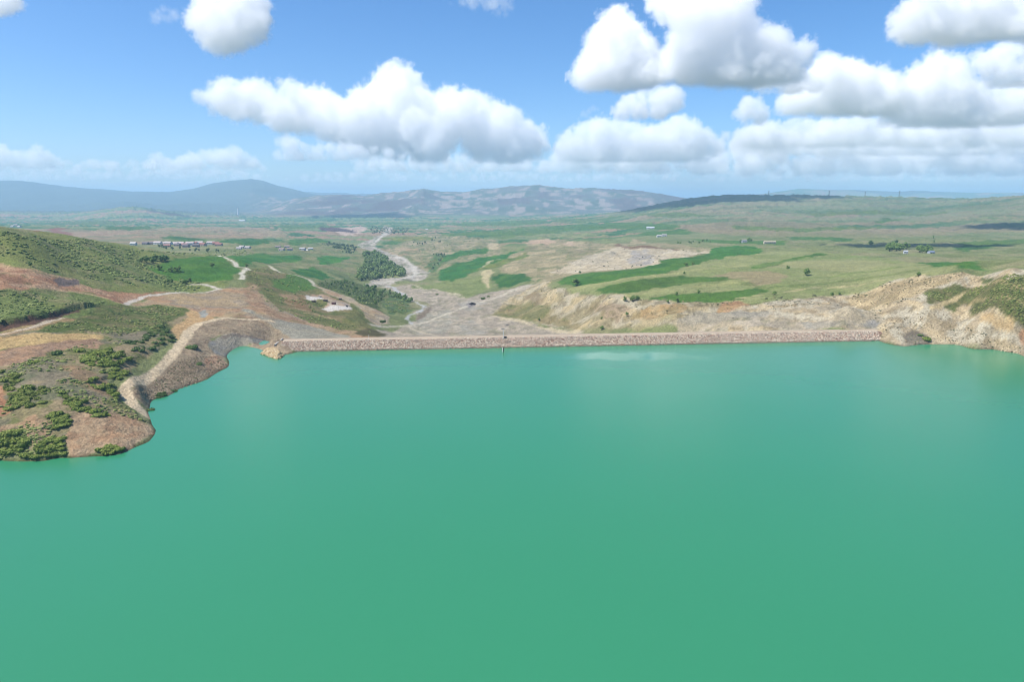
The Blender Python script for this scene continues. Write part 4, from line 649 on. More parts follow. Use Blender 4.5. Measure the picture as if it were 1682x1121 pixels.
def attr_mat(name, scales, amp, rough=0.95, spec=0.15, bump=None):
    """colour attribute 'tone' broken up by world-space noise, with an optional noise bump"""
    m, t, b = node_mat(name)
    a = t.nodes.new('ShaderNodeAttribute'); a.attribute_name = 'tone'
    g = t.nodes.new('ShaderNodeNewGeometry')
    fac = None
    for s, w in zip(scales, amp):
        v = nmath(t, 'MULTIPLY', nmath(t, 'SUBTRACT', nnoise(t, g.outputs['Position'], s, 5, 0.62), 0.5), w)
        fac = v if fac is None else nmath(t, 'ADD', fac, v)
    fac = nmath(t, 'MAXIMUM', nmath(t, 'ADD', fac, 1.0), 0.25)
    t.links.new(tint(t, a.outputs['Color'], fac), b.inputs['Base Color'])
    b.inputs['Roughness'].default_value = rough
    b.inputs['Specular IOR Level'].default_value = spec
    if bump:
        bp = t.nodes.new('ShaderNodeBump')
        bp.inputs['Strength'].default_value = bump[1]
        bp.inputs['Distance'].default_value = bump[2]
        t.links.new(nnoise(t, g.outputs['Position'], bump[0], 5, 0.6), bp.inputs['Height'])
        t.links.new(bp.outputs[0], b.inputs['Normal'])
    return m

def mesh_obj(name, verts, faces, mat, tone=None, smooth=False, parent=None, link=True):
    """verts Nx3, faces MxK numpy; tone = per-vertex linear colour"""
    verts = np.asarray(verts, np.float32)
    faces = np.asarray(faces, np.int32)
    me = bpy.data.meshes.new(name)
    n, k = faces.shape
    me.vertices.add(len(verts)); me.vertices.foreach_set('co', verts.ravel())
    me.loops.add(n * k); me.loops.foreach_set('vertex_index', faces.ravel())
    me.polygons.add(n)
    me.polygons.foreach_set('loop_start', np.arange(0, n * k, k, dtype=np.int32))
    me.polygons.foreach_set('loop_total', np.full(n, k, np.int32))
    me.polygons.foreach_set('use_smooth', np.full(n, smooth, bool))
    me.update(calc_edges=True)
    if tone is not None:
        at = me.color_attributes.new('tone', 'FLOAT_COLOR', 'POINT')
        c = np.ones((len(verts), 4), np.float32); c[:, :3] = tone
        at.data.foreach_set('color', c.ravel())
    me.materials.append(mat)
    o = bpy.data.objects.new(name, me)
    if link: COL.objects.link(o)
    if parent is not None: o.parent = parent
    return o

# ------------------------------------------------------------------ the ground: one sheet to the horizon, painted by land use
VAR = {   # land use -> [(colour, scale m, lo, hi, opacity)]
    'base': [((112, 124, 72), 40, .48, .6, .6), ((168, 158, 118), 60, .52, .66, .6)],
    'hillside': [((158, 148, 104), 26, .5, .62, .6), ((100, 118, 54), 9, .5, .6, .6), ((146, 150, 80), 40, .5, .6, .5)],
    'peninsula': [((118, 124, 66), 9, .5, .58, .75), ((176, 154, 120), 14, .52, .62, .7), ((120, 118, 104), 20, .56, .64, .5)],
    'greenery': [((90, 108, 46), 8, .48, .56, .75), ((140, 128, 88), 11, .55, .65, .6)],
    'orange_soil': [((160, 116, 86), 14, .48, .62, .6), ((206, 172, 136), 18, .54, .64, .6), ((128, 120, 72), 12, .6, .68, .6)],
    'red_soil': [((164, 128, 98), 5, .5, .62, .6), ((196, 156, 118), 7, .54, .64, .6)],
    'yellow_soil': [((180, 146, 100), 8, .5, .62, .5)],
    'bench': [((196, 170, 126), 22, .5, .62, .6), ((160, 146, 128), 16, .54, .64, .6), ((190, 146, 108), 30, .56, .66, .6)],
    'gray_slope': [((150, 144, 126), 10, .5, .62, .5), ((176, 164, 138), 16, .55, .65, .5)],
    'grassy_slope': [((104, 112, 58), 12, .48, .6, .7), ((160, 138, 100), 22, .54, .64, .6)],
    'bank': [((140, 118, 96), 4, .48, .6, .6), ((186, 162, 130), 5, .54, .64, .55)],
    'work_yard': [((160, 150, 132), 14, .5, .62, .6), ((204, 190, 166), 12, .54, .64, .7), ((140, 136, 104), 10, .6, .66, .6)],
    'river_gravel': [((216, 206, 188), 16, .5, .6, .7), ((150, 140, 120), 14, .54, .62, .6), ((120, 128, 90), 22, .6, .66, .7)],
    'terrace': [((100, 122, 70), 60, .5, .56, .7), ((158, 148, 108), 50, .54, .6, .7)],
    'mixed': [((112, 126, 80), 30, .5, .58, .8), ((188, 170, 136), 30, .54, .62, .7)],
    'hump': [((128, 132, 88), 36, .5, .58, .7), ((194, 176, 138), 30, .54, .62, .7)],
    'slip': [((176, 160, 130), 14, .5, .6, .6), ((222, 208, 180), 16, .54, .64, .6)],
    'plateau': [((140, 150, 88), 30, .48, .58, .6), ((166, 166, 112), 50, .52, .62, .6)],
    'meadow': [((124, 138, 76), 24, .48, .6, .6)],
    'badland': [((150, 136, 92), 14, .5, .58, .65), ((210, 188, 142), 12, .52, .62, .6), ((130, 116, 84), 8, .58, .66, .6)],
    'cliff': [((180, 156, 116), 10, .5, .6, .6), ((226, 202, 156), 12, .52, .62, .6), ((150, 132, 98), 6, .58, .66, .6)],
    'heath': [((134, 124, 80), 10, .5, .6, .6), ((92, 102, 50), 6, .5, .6, .6)],
    'heath_dark': [((124, 116, 74), 8, .52, .62, .5)],
    'crop': [((84, 136, 62), 40, .5, .64, .45), ((40, 100, 44), 24, .5, .62, .4)],
    'green_bank': [((84, 102, 50), 8, .48, .58, .7)],
    'plain': [((176, 150, 122), 160, .5, .6, .7), ((134, 138, 100), 120, .52, .6, .7)],
}
NAMES_TO_VAR = {'earth': 'orange_soil', 'ocher': 'yellow_soil', 'cliff_scrub': 'cliff', 'cliff_grey': 'gray_slope', 'toe': 'work_yard',
                'badland_green': 'grassy_slope', 'badland_tan': 'badland', 'badland_pink': 'badland', 'gray_cut': 'gray_slope',
                'orange_cut': 'orange_soil', 'sand': 'yellow_soil', 'road_apron': 'bench', 'yard': 'bench'}

def patchwork(X, Y):
    """small strip fields out on the plain"""
    wx = X + (fbm(X / 900, Y / 900, 3, 41) - 0.5) * 700
    wy = Y + (fbm(X / 900, Y / 900, 3, 45) - 0.5) * 900
    a = 0.35
    p, q = wx * math.cos(a) + wy * math.sin(a), -wx * math.sin(a) + wy * math.cos(a)
    i = np.floor(p / 560)
    j = np.floor(q / 150 + hash2(i, i * 0, 5) * 3)
    h = hash2(i, j, 11)
    pal = np.array([(128, 142, 96), (112, 136, 86), (58, 112, 60), (150, 142, 104), (168, 142, 114), (84, 124, 70), (140, 148, 100), (70, 116, 64)], float)
    return alb(pal[(h * len(pal)).astype(int) % len(pal)])

def paint(X, Y, Z):
    n = X.size
    col = np.tile(alb((140, 146, 94)), (n, 1))
    far = sstep(1500, 2400, Y)
    dst = np.sqrt(X * X + Y * Y)
    pw = patchwork(X, Y)
    hill = sstep(-15, 35, Z) * (X > 0.12 * Y) * sstep(1500, 2200, Y) * (Y < 10000)
    s1 = fbm(X / 420 + 3, Y / 150, 4, 51)
    s2 = fbm(X / 160, Y / 90, 4, 55)
    hc = np.tile(alb((134, 142, 104)), (n, 1))
    for c, v, lo, hi, op in (((112, 128, 84), s1, .5, .6, .8), ((158, 148, 116), s2, .54, .64, .7), ((76, 110, 64), s1 + (s2 - .5) * .4, .64, .68, .75), ((150, 138, 112), 1 - s1, .6, .68, .7)):
        al = (sstep(lo, hi, v) * op)[:, None]
        hc = hc * (1 - al) + alb(c) * al
    col = col * (1 - far[:, None]) + pw * far[:, None]
    h = (hill * 0.7)[:, None]
    col = col * (1 - h) + hc * h
    # wooded dark crest and the mountain ranges
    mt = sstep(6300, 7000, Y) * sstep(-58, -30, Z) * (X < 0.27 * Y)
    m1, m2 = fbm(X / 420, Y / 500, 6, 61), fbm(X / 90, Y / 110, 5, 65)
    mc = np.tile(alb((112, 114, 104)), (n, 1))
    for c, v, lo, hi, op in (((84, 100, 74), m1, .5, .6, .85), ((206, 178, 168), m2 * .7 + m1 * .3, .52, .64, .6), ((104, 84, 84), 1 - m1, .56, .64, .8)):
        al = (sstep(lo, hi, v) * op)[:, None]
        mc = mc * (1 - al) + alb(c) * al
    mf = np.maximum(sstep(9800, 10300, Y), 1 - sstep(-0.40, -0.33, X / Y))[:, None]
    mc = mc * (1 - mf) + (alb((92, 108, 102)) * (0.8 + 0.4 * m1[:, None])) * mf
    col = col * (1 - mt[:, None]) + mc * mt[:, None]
    vb = (fbm(X / 40, Y / 40, 4, 77))
    near = 1 - far
    for c, sc, lo, hi, op in VAR['base']:
        al = (sstep(lo, hi, fbm(X / sc, Y / sc, 4, 81)) * op * near)[:, None]
        col = col * (1 - al) + alb(c) * al
    cls = np.zeros(n, np.int32)
    for k, (name, geom, pts, c, soft, warp, op, w, obj) in enumerate(LAYERS):
        p = np.array(pts, float)
        pad = soft * 2 + warp * 2 + w + 5
        m = np.flatnonzero((X > p[:, 0].min() - pad) & (X < p[:, 0].max() + pad) & (Y > p[:, 1].min() - pad) & (Y < p[:, 1].max() + pad))
        if not m.size:
            continue
        x, y = X[m], Y[m]
        ws = max(warp * 2.5, 4.0)
        wn = (fbm(x / ws, y / ws, 3, 100 + k) - 0.5) * 2 * warp
        wn += (fbm(x / (ws * 4), y / (ws * 4), 2, 300 + k) - 0.5) * 2 * warp
        d = (poly_sd(x, y, p) if geom == 'poly' else w / 2 - line_d(x, y, p)) + wn
        soft = soft + 0.0012 * y
        al0 = sstep(-soft / 2, soft / 2, d)
        al = (al0 * op)[:, None]
        cc = np.tile(alb(c), (m.size, 1))
        v = VAR.get(name) or VAR.get(NAMES_TO_VAR.get(name, ''), [])
        for q, (c2, sc, lo, hi, o2) in enumerate(v):
            a2 = (sstep(lo, hi, fbm(x / sc, y / sc, 4, 500 + 7 * q + k % 5)) * o2)[:, None]
            cc = cc * (1 - a2) + alb(c2) * a2
        if name == 'crop' and c[1] > c[0] + 18:
            cc = cc * np.array([1.5, 1.02, 0.66])
        if name == 'crop':     # drill rows and headlands, a little lighter towards the edge
            cc = cc * (1 + 0.10 * (vnoise(x / 9 + y / 40, y / 60, k) - 0.5)[:, None])
        col[m] = col[m] * (1 - al) + cc * al
        hit = al0 > 0.5
        cls[m[hit]] = (k + 1) if obj else np.where(op > 0.6, 0, cls[m[hit]])
    # damp rim along the waterline of the reservoir
    wet = (1 - sstep(0.1, 0.9, Z + 0.5 * (fbm(X / 3, Y / 3, 2, 5) - .5))) * (Y < 455 + 0.0896 * (X + 156))
    pale = (sstep(0.5, 1.0, Z) - sstep(1.6, 2.6, Z + .8 * (fbm(X / 6, Y / 6, 3, 6) - .5))) * (Y < 455 + 0.0896 * (X + 156)) * (Z > 0)
    col = col * (1 - 0.25 * pale[:, None]) + alb((206, 188, 158)) * 0.25 * pale[:, None]
    col = col * (1 - 0.55 * wet[:, None])
    return col, cls

def ground_grid():
    rows = [118.0]
    while rows[-1] < 72000:
        y = rows[-1]
        rows.append(y + min(0.72 * max(y, 240) ** 2 / (112 * 683), ROWK * y))
    rows = np.array(rows)
    us = np.linspace(-1.1, 1.1, NCOL)
    X = (rows[:, None] * us[None, :])
    Y = np.repeat(rows[:, None], NCOL, 1)
    return X, Y

ROWK, NCOL = 0.0085, 1360
GX, GY = ground_grid()
NR = GX.shape[0]
GZ = height(GX.ravel(), GY.ravel())
TONE, CLS = paint(GX.ravel(), GY.ravel(), GZ)
V = np.stack([GX.ravel(), GY.ravel(), GZ], 1).astype(np.float32)
ii = np.arange(NR * NCOL, dtype=np.int32).reshape(NR, NCOL)
Q = np.stack([ii[:-1, :-1], ii[:-1, 1:], ii[1:, 1:], ii[1:, :-1]], -1).reshape(-1, 4)
FC = CLS[Q[:, 0]]
M_ground = attr_mat('land', (0.8, 0.2, 0.035), (1.5, 1.1, 0.5), bump=(0.5, 1.0, 1.2))
# normals of the whole sheet, so that the pieces cut from it meet without a seam
A = V[ii[1:, 1:]] - V[ii[:-1, :-1]]
B = V[ii[1:, :-1]] - V[ii[:-1, 1:]]
FN = np.cross(A.reshape(-1, 3), B.reshape(-1, 3))
VN = np.zeros_like(V)
for k in range(4):
    for a in range(3):
        VN[:, a] += np.bincount(Q[:, k], FN[:, a], len(V)).astype(np.float32)
VN /= np.linalg.norm(VN, axis=1, keepdims=True) + 1e-12
STRUCT_LABEL = {'field': 'field', 'gravel_road': 'gravel road', 'dirt_track': 'dirt track', 'river_bed': 'river bed', 'stream': 'stream'}
for k in range(len(LAYERS) + 1):
    f = Q[FC == k]
    if not len(f):
        continue
    idx, inv = np.unique(f.ravel(), return_inverse=True)
    nm = 'ground' if k == 0 else LAYERS[k - 1][8]
    o = mesh_obj(nm, V[idx], inv.reshape(-1, 4), M_ground, TONE[idx], smooth=True)
    o.data.normals_split_custom_set_from_vertices(VN[idx])
    o['kind'] = 'structure'
# ------------------------------------------------------------------ the lake
DAM_A, DAM_B = (-156.0, 449.5), (268.0, 487.0)          # waterline of the upstream face
def make_water():
    m, t, b = node_mat('turbid_lake_water')
    g = t.nodes.new('ShaderNodeNewGeometry')
    n1 = nnoise(t, g.outputs['Position'], 0.012, 3, 0.5)
    n2 = nnoise(t, g.outputs['Position'], 0.35, 4, 0.6)
    mx = t.nodes.new('ShaderNodeMix'); mx.data_type = 'RGBA'
    mx.inputs['A'].default_value = (*WATER_A, 1)
    mx.inputs['B'].default_value = (*WATER_B, 1)
    t.links.new(n1, mx.inputs['Factor'])
    fac = nmath(t, 'ADD', 0.97, nmath(t, 'MULTIPLY', nmath(t, 'SUBTRACT', n2, 0.5), 0.04))
    t.links.new(tint(t, mx.outputs['Result'], fac), b.inputs['Base Color'])
    b.inputs['IOR'].default_value = 1.42
    # ruffled by the wind, with a calm patch near the middle of the dam that mirrors the clouds
    mp = t.nodes.new('ShaderNodeMapping'); mp.inputs['Location'].default_value = (-82 / 52, -437 / 13, 0); mp.inputs['Scale'].default_value = (1 / 52, 1 / 13, 0)
    t.links.new(g.outputs['Position'], mp.inputs[0])
    ln = t.nodes.new('ShaderNodeVectorMath'); ln.operation = 'LENGTH'; t.links.new(mp.outputs[0], ln.inputs[0])
    edge = nmath(t, 'ADD', ln.outputs['Value'], nmath(t, 'MULTIPLY', nmath(t, 'SUBTRACT', nnoise(t, g.outputs['Position'], 0.06, 4), 0.5), 1.6))
    mr = t.nodes.new('ShaderNodeMapRange'); mr.interpolation_type = 'SMOOTHSTEP'
    t.links.new(edge, mr.inputs[0]); mr.inputs[1].default_value = 0.55; mr.inputs[2].default_value = 1.15; mr.inputs[3].default_value = 0.0; mr.inputs[4].default_value = 1.0
    streak = t.nodes.new('ShaderNodeMapping'); streak.inputs['Scale'].default_value = (0.006, 0.03, 1); streak.inputs['Rotation'].default_value = (0, 0, 0.25)
    t.links.new(g.outputs['Position'], streak.inputs[0])
    wind = nnoise(t, streak.outputs[0], 1.0, 4, 0.55)
    rough = nmath(t, 'ADD', 0.085, nmath(t, 'MULTIPLY', mr.outputs[0], nmath(t, 'ADD', 0.115, nmath(t, 'MULTIPLY', wind, 0.08))))
    t.links.new(rough, b.inputs['Roughness'])
    bp = t.nodes.new('ShaderNodeBump')
    t.links.new(nmath(t, 'MULTIPLY', mr.outputs[0], 0.05), bp.inputs['Strength'])
    bp.inputs['Distance'].default_value = 0.2
    t.links.new(nnoise(t, g.outputs['Position'], 0.5, 3, 0.6), bp.inputs['Height'])
    t.links.new(bp.outputs[0], b.inputs['Normal'])
    # the sheet ends inside the dam and inside both abutments
    pts = [(-1500, -900), (1500, -900), (1500, 300), (700, 430), (330, 492), (270, 489), (-150, 455), (-150, 475), (-176, 485), (-205, 500), (-232, 500), (-260, 440), (-420, 330), (-1500, 260)]
    bm = bmesh.new()
    f = bm.faces.new([bm.verts.new((x, y, 0)) for x, y in pts])
    bmesh.ops.triangulate(bm, faces=[f])
    me = bpy.data.meshes.new('water'); bm.to_mesh(me); bm.free()
    me.materials.append(m)
    o = bpy.data.objects.new('water', me); COL.objects.link(o)
    o['kind'] = 'structure'
WATER_A, WATER_B = (0.029, 0.190, 0.087), (0.031, 0.200, 0.094)
make_water()

# ------------------------------------------------------------------ the dam
def make_dam():
    rng = random.Random(5)
    A, B = np.array(DAM_A), np.array(DAM_B)
    L = np.linalg.norm(B - A); e = (B - A) / L; nrm = np.array([-e[1], e[0]])
    root = bpy.data.objects.new('embankment_dam', None); COL.objects.link(root)
    root.location = (0, 0, 0)
    tag(root, 'long straight rockfill dam with pinkish stone face holding back the turquoise lake', 'dam')
    T, SU = 5.2, 1.8                                      # crest height, upstream slope (run per rise)
    def sweep(name, prof, mat, tone, n=220, jit=0.0):
        V, C = [], []
        for i in range(n + 1):
            s = -1 + (L + 7) * i / n
            for (d, z) in prof:
                q = A + e * s + nrm * d
                V.append((q[0], q[1], z + rng.uniform(-jit, jit)))
        V = np.array(V); k = len(prof)
        ii = np.arange((n + 1) * k).reshape(n + 1, k)
        F = np.stack([ii[:-1, :-1], ii[1:, :-1], ii[1:, 1:], ii[:-1, 1:]], -1).reshape(-1, 4)
        tn = np.tile(alb(tone), (len(V), 1)) * (0.9 + 0.2 * fbm(V[:, 0] / 6, V[:, 1] / 6, 3, 7))[:, None]
        return mesh_obj(name, V, F, mat, tn, smooth=True, parent=root)
    M_fill = attr_mat('rockfill', (1.4, 0.3), (0.7, 0.35), bump=(1.2, 0.8, 0.5))
    M_crest = attr_mat('gravel_crest', (0.8, 0.1), (0.25, 0.25), bump=(1.5, 0.3, 0.1))
    c0 = T * SU
    sweep('upstream_bed', [(-14, -14 / SU), (c0 - 0.2, T - 0.12), (c0 + 0.4, T - 0.1)], M_fill, (158, 128, 108))
    sweep('downstream_shoulder', [(c0 + 9.6, T), (c0 + 45, -16), (c0 + 90, -39)], M_fill, (170, 156, 132))
    sweep('crest_road', [(c0 + 0.3, T - 0.4), (c0 + 0.35, T + 0.02), (c0 + 5, T + 0.14), (c0 + 9.5, T + 0.02), (c0 + 9.7, T - 0.4)], M_crest, (212, 192, 166))
    # a low kerb of stones along both edges of the crest, and the stones of the face
    pal = [(214, 190, 168), (206, 182, 160), (224, 204, 178), (192, 178, 160), (222, 208, 184), (204, 168, 144), (186, 174, 160), (230, 216, 192)]
    base_v, base_f = ico(1)
    VV, FF, CC = [], [], []
    off = 0
    for i in range(14000):
        s = rng.uniform(-1.4, L + 3); zf = rng.random() ** 0.9
        z = -0.6 + (T + 0.5) * zf
        if rng.random() < 0.06: z = T + rng.uniform(-.1, .15)
        d = z * SU + rng.uniform(-.15, .15)
        r = rng.uniform(.24, .62) * (1.2 if z < 1.5 else 1)
        q = A + e * s + nrm * d
        sc = np.array([rng.uniform(.7, 1.25), rng.uniform(.7, 1.25), rng.uniform(.55, .9)]) * r
        a = rng.uniform(0, 6.28)
        v = base_v * (1 + np.array([rng.uniform(-.22, .22) for _ in range(len(base_v))]))[:, None] * sc
        v = np.stack([v[:, 0] * math.cos(a) - v[:, 1] * math.sin(a), v[:, 0] * math.sin(a) + v[:, 1] * math.cos(a), v[:, 2]], 1)
        VV.append(v + np.array([q[0], q[1], z + .05])); FF.append(base_f + off); off += len(v)
        c = alb(rng.choice(pal)) * rng.uniform(.72, 1.3) * 1.2
        if z < 0.5: c = c * 0.45                          # damp stones at the waterline
        CC.append(np.tile(c, (len(v), 1)))
    o = mesh_obj('riprap', np.concatenate(VV), np.concatenate(FF), attr_mat('face_stone', (2.0,), (0.4,)), np.concatenate(CC), parent=root)
    o['kind'] = 'stuff'

def ico(sub):
    bm = bmesh.new(); bmesh.ops.create_icosphere(bm, subdivisions=sub, radius=1)
    bm.verts.ensure_lookup_table()
    v = np.array([x.co[:] for x in bm.verts]); f = np.array([[q.index for q in x.verts] for x in bm.faces]); bm.free()
    return v, f
make_dam()
# ------------------------------------------------------------------ plants
rnd = random.Random(11)
nrg = np.random.default_rng(11)

def ground_z(pts):
    p = np.asarray(pts, float)
    return height(p[:, 0], p[:, 1])

def inside_points(poly, n):
    """n random spots inside an outline on the map"""
    p = np.array(poly, float)
    lo, hi = p.min(0), p.max(0)
    out = np.zeros((0, 2))
    while len(out) < n:
        q = lo + nrg.random((max(n * 6, 200), 2)) * (hi - lo)
        out = np.concatenate([out, q[poly_sd(q[:, 0], q[:, 1], p) > 0]])
    return out[:n]

def spread(poly, n, gap):
    """n spots inside an outline, not closer than gap to each other where there is room"""
    c = inside_points(poly, n * 12)
    keep = []
    for q in c:
        if all((q[0] - k[0]) ** 2 + (q[1] - k[1]) ** 2 > gap * gap for k in keep):
            keep.append(q)
        if len(keep) == n: break
    for q in c:
        if len(keep) >= n: break
        keep.append(q)
    return np.array(keep)

ICO_V, ICO_F = ico(1)
ICO2_V, ICO2_F = ico(2)

def foliage(n_leaf, lobes, leaf, seed, tones):
    """leaf clumps spread through lobes (x, y, z, rx, ry, rz); returns verts, tri faces, tones"""
    g = np.random.default_rng(seed)
    V, F, C = [], [], []
    off = 0
    vol = np.array([l[3] * l[4] * l[5] for l in lobes]) ** 0.67
    cnt = np.maximum(6, (n_leaf * vol / vol.sum())).astype(int)
    tones = np.array([alb(t) for t in tones])
    for l, k in zip(lobes, cnt):
        d = g.normal(size=(k, 3)); d /= np.linalg.norm(d, axis=1, keepdims=True)
        r = 0.62 + 0.5 * g.random(k)
        c = np.array(l[:3]) + d * r[:, None] * np.array(l[3:6])
        nn = d + g.normal(size=(k, 3)) * 0.55; nn /= np.linalg.norm(nn, axis=1, keepdims=True)
        t = np.cross(nn, g.normal(size=(k, 3))); t /= np.linalg.norm(t, axis=1, keepdims=True)
        b = np.cross(nn, t)
        s = leaf * (0.6 + 0.8 * g.random(k))[:, None]
        q = np.stack([c + t * s, c - t * s * 0.5 + b * s * 0.85, c - t * s * 0.5 - b * s * 0.85, c + nn * s * 0.45], 1)
        base = off + np.arange(k)[:, None] * 4
        V.append(q.reshape(-1, 3)); F.append(np.concatenate([base + [0, 1, 3], base + [1, 2, 3], base + [2, 0, 3]])); off += 4 * k
        tc = tones[g.integers(0, len(tones), k)] * (0.75 + 0.5 * g.random(k))[:, None]
        C.append(np.repeat(tc, 4, 0))
        core = ICO2_V * (0.86 + 0.2 * g.random(len(ICO2_V)))[:, None] * np.array(l[3:6]) * 0.74 + np.array(l[:3])
        V.append(core); F.append(ICO2_F + off); off += len(core)
        C.append(np.tile(tones[0] * 0.9, (len(core), 1)))
    V, F, C = np.concatenate(V), np.concatenate(F), np.concatenate(C)
    V[:, 2] = np.maximum(V[:, 2], -0.25)
    return V, F, C

M_leaf = attr_mat('leaves', (3.0,), (0.35,), rough=0.7, spec=0.25)
M_bark, _t, _b = node_mat('bark')
_b.inputs['Base Color'].default_value = (0.055, 0.04, 0.028, 1); _b.inputs['Roughness'].default_value = 0.95

def shrub_mesh(seed, tones):
    g = np.random.default_rng(seed)
    lobes = [(0, 0, .42, .72, .72, .5)]
    for k in range(5):
        a = k * 1.26 + g.random() * .7
        lobes.append((math.cos(a) * .58, math.sin(a) * .58, .28 + .3 * g.random(), .38 + .16 * g.random(), .38 + .16 * g.random(), .32 + .14 * g.random()))
    v, f, c = foliage(230, lobes, .2, seed, tones)
    o = mesh_obj('shrub', v, f, M_leaf, c, link=False)
    me = o.data; bpy.data.objects.remove(o)
    return me

TONES_GREEN = [(138, 156, 62), (156, 172, 70), (172, 182, 82), (120, 140, 56)]
TONES_DARK = [(100, 126, 58), (114, 140, 66), (128, 148, 72), (86, 112, 52)]
TONES_OLIVE = [(140, 156, 62), (160, 172, 70), (174, 176, 88), (122, 142, 58)]
SHRUBS = {'green': [shrub_mesh(s, TONES_GREEN) for s in (1, 2, 3)], 'dark': [shrub_mesh(s, TONES_DARK) for s in (4, 5, 6)], 'olive': [shrub_mesh(s, TONES_OLIVE) for s in (7, 8, 9)]}

def put_shrub(x, y, z, r, label, group, kind, tall=1.0):
    o = bpy.data.objects.new('shrub', rnd.choice(SHRUBS[kind])); COL.objects.link(o)
    o.location = (x, y, z - 0.12 * r)
    o.rotation_euler = (0, 0, rnd.uniform(0, 6.28))
    r *= 0.9
    o.scale = (r * rnd.uniform(.75, 1.5), r * rnd.uniform(.75, 1.5), r * rnd.uniform(.6, 1.1) * tall)
    tag(o, label, 'shrub', group)

for i, (poly, n, r0, r1, label, group) in enumerate(SHRUB_CLUSTERS):
    pts = spread(poly, n, r0 * 1.05)
    zs = ground_z(pts)
    kind = 'olive' if 'yellowish' in label else 'dark' if 'dark' in label else 'green'
    for (x, y), z in zip(pts, zs):
        put_shrub(x, y, max(z, 0.1), rnd.uniform(r0, r1), label, group, kind)
for (x, y), r, label in LONE_SHRUBS:
    z = float(ground_z([(x, y)])[0])
    put_shrub(x, y, max(z, 0.1), r, label, None, 'dark' if 'dark' in label else 'green', 1.5 if 'tall' in label else 1.0)

def crown_mesh(seed, tones, slim):
    g = np.random.default_rng(seed)
    lobes = []
    for k in range(8):
        a = g.random() * 6.28; h = .3 + .62 * (k + g.random() * .6) / 8
        w = (1 - abs(h - .55) * 1.3) * (.17 if slim else .3)
        lobes.append((math.cos(a) * w * .75, math.sin(a) * w * .75, h, w * .75 + .06, w * .75 + .06, .13 + .08 * g.random()))
    v, f, c = foliage(260, lobes, .06, seed, tones)
    c = c * 1.5
    v[:, 2] = np.maximum(v[:, 2], 0.1)
    o = mesh_obj('crown', v, f, M_leaf, c, link=False); me = o.data; bpy.data.objects.remove(o)
    return me

def trunk_mesh(seed):
    """tapered trunk with three limbs, unit height"""
    g = np.random.default_rng(seed)
    V, F = [], []
    def limb(p0, p1, r0, r1):
        o = len(V); d = np.array(p1) - np.array(p0); d /= np.linalg.norm(d)
        s = np.cross(d, (0.3, 1, 0.2)); s /= np.linalg.norm(s); t = np.cross(d, s)
        for p, r in ((p0, r0), (p1, r1)):
            for k in range(6):
                V.append(np.array(p) + (s * math.cos(k * 1.047) + t * math.sin(k * 1.047)) * r)
        for k in range(6):
            F.append((o + k, o + (k + 1) % 6, o + 6 + (k + 1) % 6, o + 6 + k))
    limb((0, 0, -.05), (0, 0, .4), .035, .024); limb((0, 0, .4), (.02, .01, .85), .024, .008)
    for k in range(3):
        a = k * 2.1 + g.random()
        limb((0, 0, .3 + .08 * k), (.18 * math.cos(a), .18 * math.sin(a), .55 + .1 * k), .016, .006)
    o = mesh_obj('trunk', np.array(V), np.array(F), M_bark, link=False); me = o.data; bpy.data.objects.remove(o)
    return me

CROWNS = {0: [crown_mesh(s, TONES_DARK, False) for s in (21, 22, 23)], 1: [crown_mesh(s, [(92, 112, 70), (108, 124, 80), (82, 102, 62)], False) for s in (24, 25, 26)]}
TRUNKS = [trunk_mesh(s) for s in (31, 32)]

def put_tree(x, y, z, h, kind, label, group=None, wide=1.0):
    root = bpy.data.objects.new('tree', None); COL.objects.link(root)
    root.location = (x, y, z); root.rotation_euler = (0, 0, rnd.uniform(0, 6.28))
    w = h * rnd.uniform(.9, 1.25) * wide
    root.scale = (w, w, h)
    tag(root, label, 'tree', group)
    for nm, me in (('trunk', rnd.choice(TRUNKS)), ('crown', rnd.choice(CROWNS[kind]))):
        c = bpy.data.objects.new(nm, me); COL.objects.link(c); c.parent = root

for poly, n, h0, h1, kind, label, group in TREE_GROUPS:
    pts = spread(poly, n, h0 * .45)
    for (x, y), z in zip(pts, ground_z(pts)):
        put_tree(x, y, z, rnd.uniform(h0, h1), kind, label, group, 1.35 if 'grove' in label else 1.0)
for (x, y), h, kind, label in LONE_TREES:
    put_tree(x, y, float(ground_z([(x, y)])[0]), h, kind, label, None, 1.7 if 'wide' in label else .5 if 'thin' in label else 1.15)

# the thick of the grove and of the belts along the river, past counting
def woods(name, poly, n, h0, h1, tones):
    pts = inside_points(poly, n); z = ground_z(pts)
    VV, FF, CC = [], [], []; off = 0
    var = []
    for s in range(5):
        g = np.random.default_rng(60 + s)
        lobes = [(g.normal() * .13, g.normal() * .13, .25 + .6 * k / 5, .24 - .02 * k, .24 - .02 * k, .17) for k in range(5)]
        var.append(foliage(70, lobes, .1, 60 + s, tones))
    for (x, y), zz in zip(pts, z):
        v, f, c = var[rnd.randrange(5)]
        h = rnd.uniform(h0, h1); a = rnd.uniform(0, 6.28); w = h * rnd.uniform(.8, 1.2)
        q = np.stack([(v[:, 0] * math.cos(a) - v[:, 1] * math.sin(a)) * w + x, (v[:, 0] * math.sin(a) + v[:, 1] * math.cos(a)) * w + y, v[:, 2] * h + zz], 1)
        VV.append(q); FF.append(f + off); off += len(v); CC.append(c * rnd.uniform(.9, 1.5))
    o = mesh_obj(name, np.concatenate(VV), np.concatenate(FF), M_leaf, np.concatenate(CC)); o['kind'] = 'stuff'
for nm, poly, n, h0, h1, k in WOODS:
    woods(nm, poly, n, h0, h1, ([(140, 164, 100), (156, 174, 108), (122, 148, 90), (164, 176, 116)], [(108, 128, 84), (122, 138, 94), (96, 116, 76)])[k])

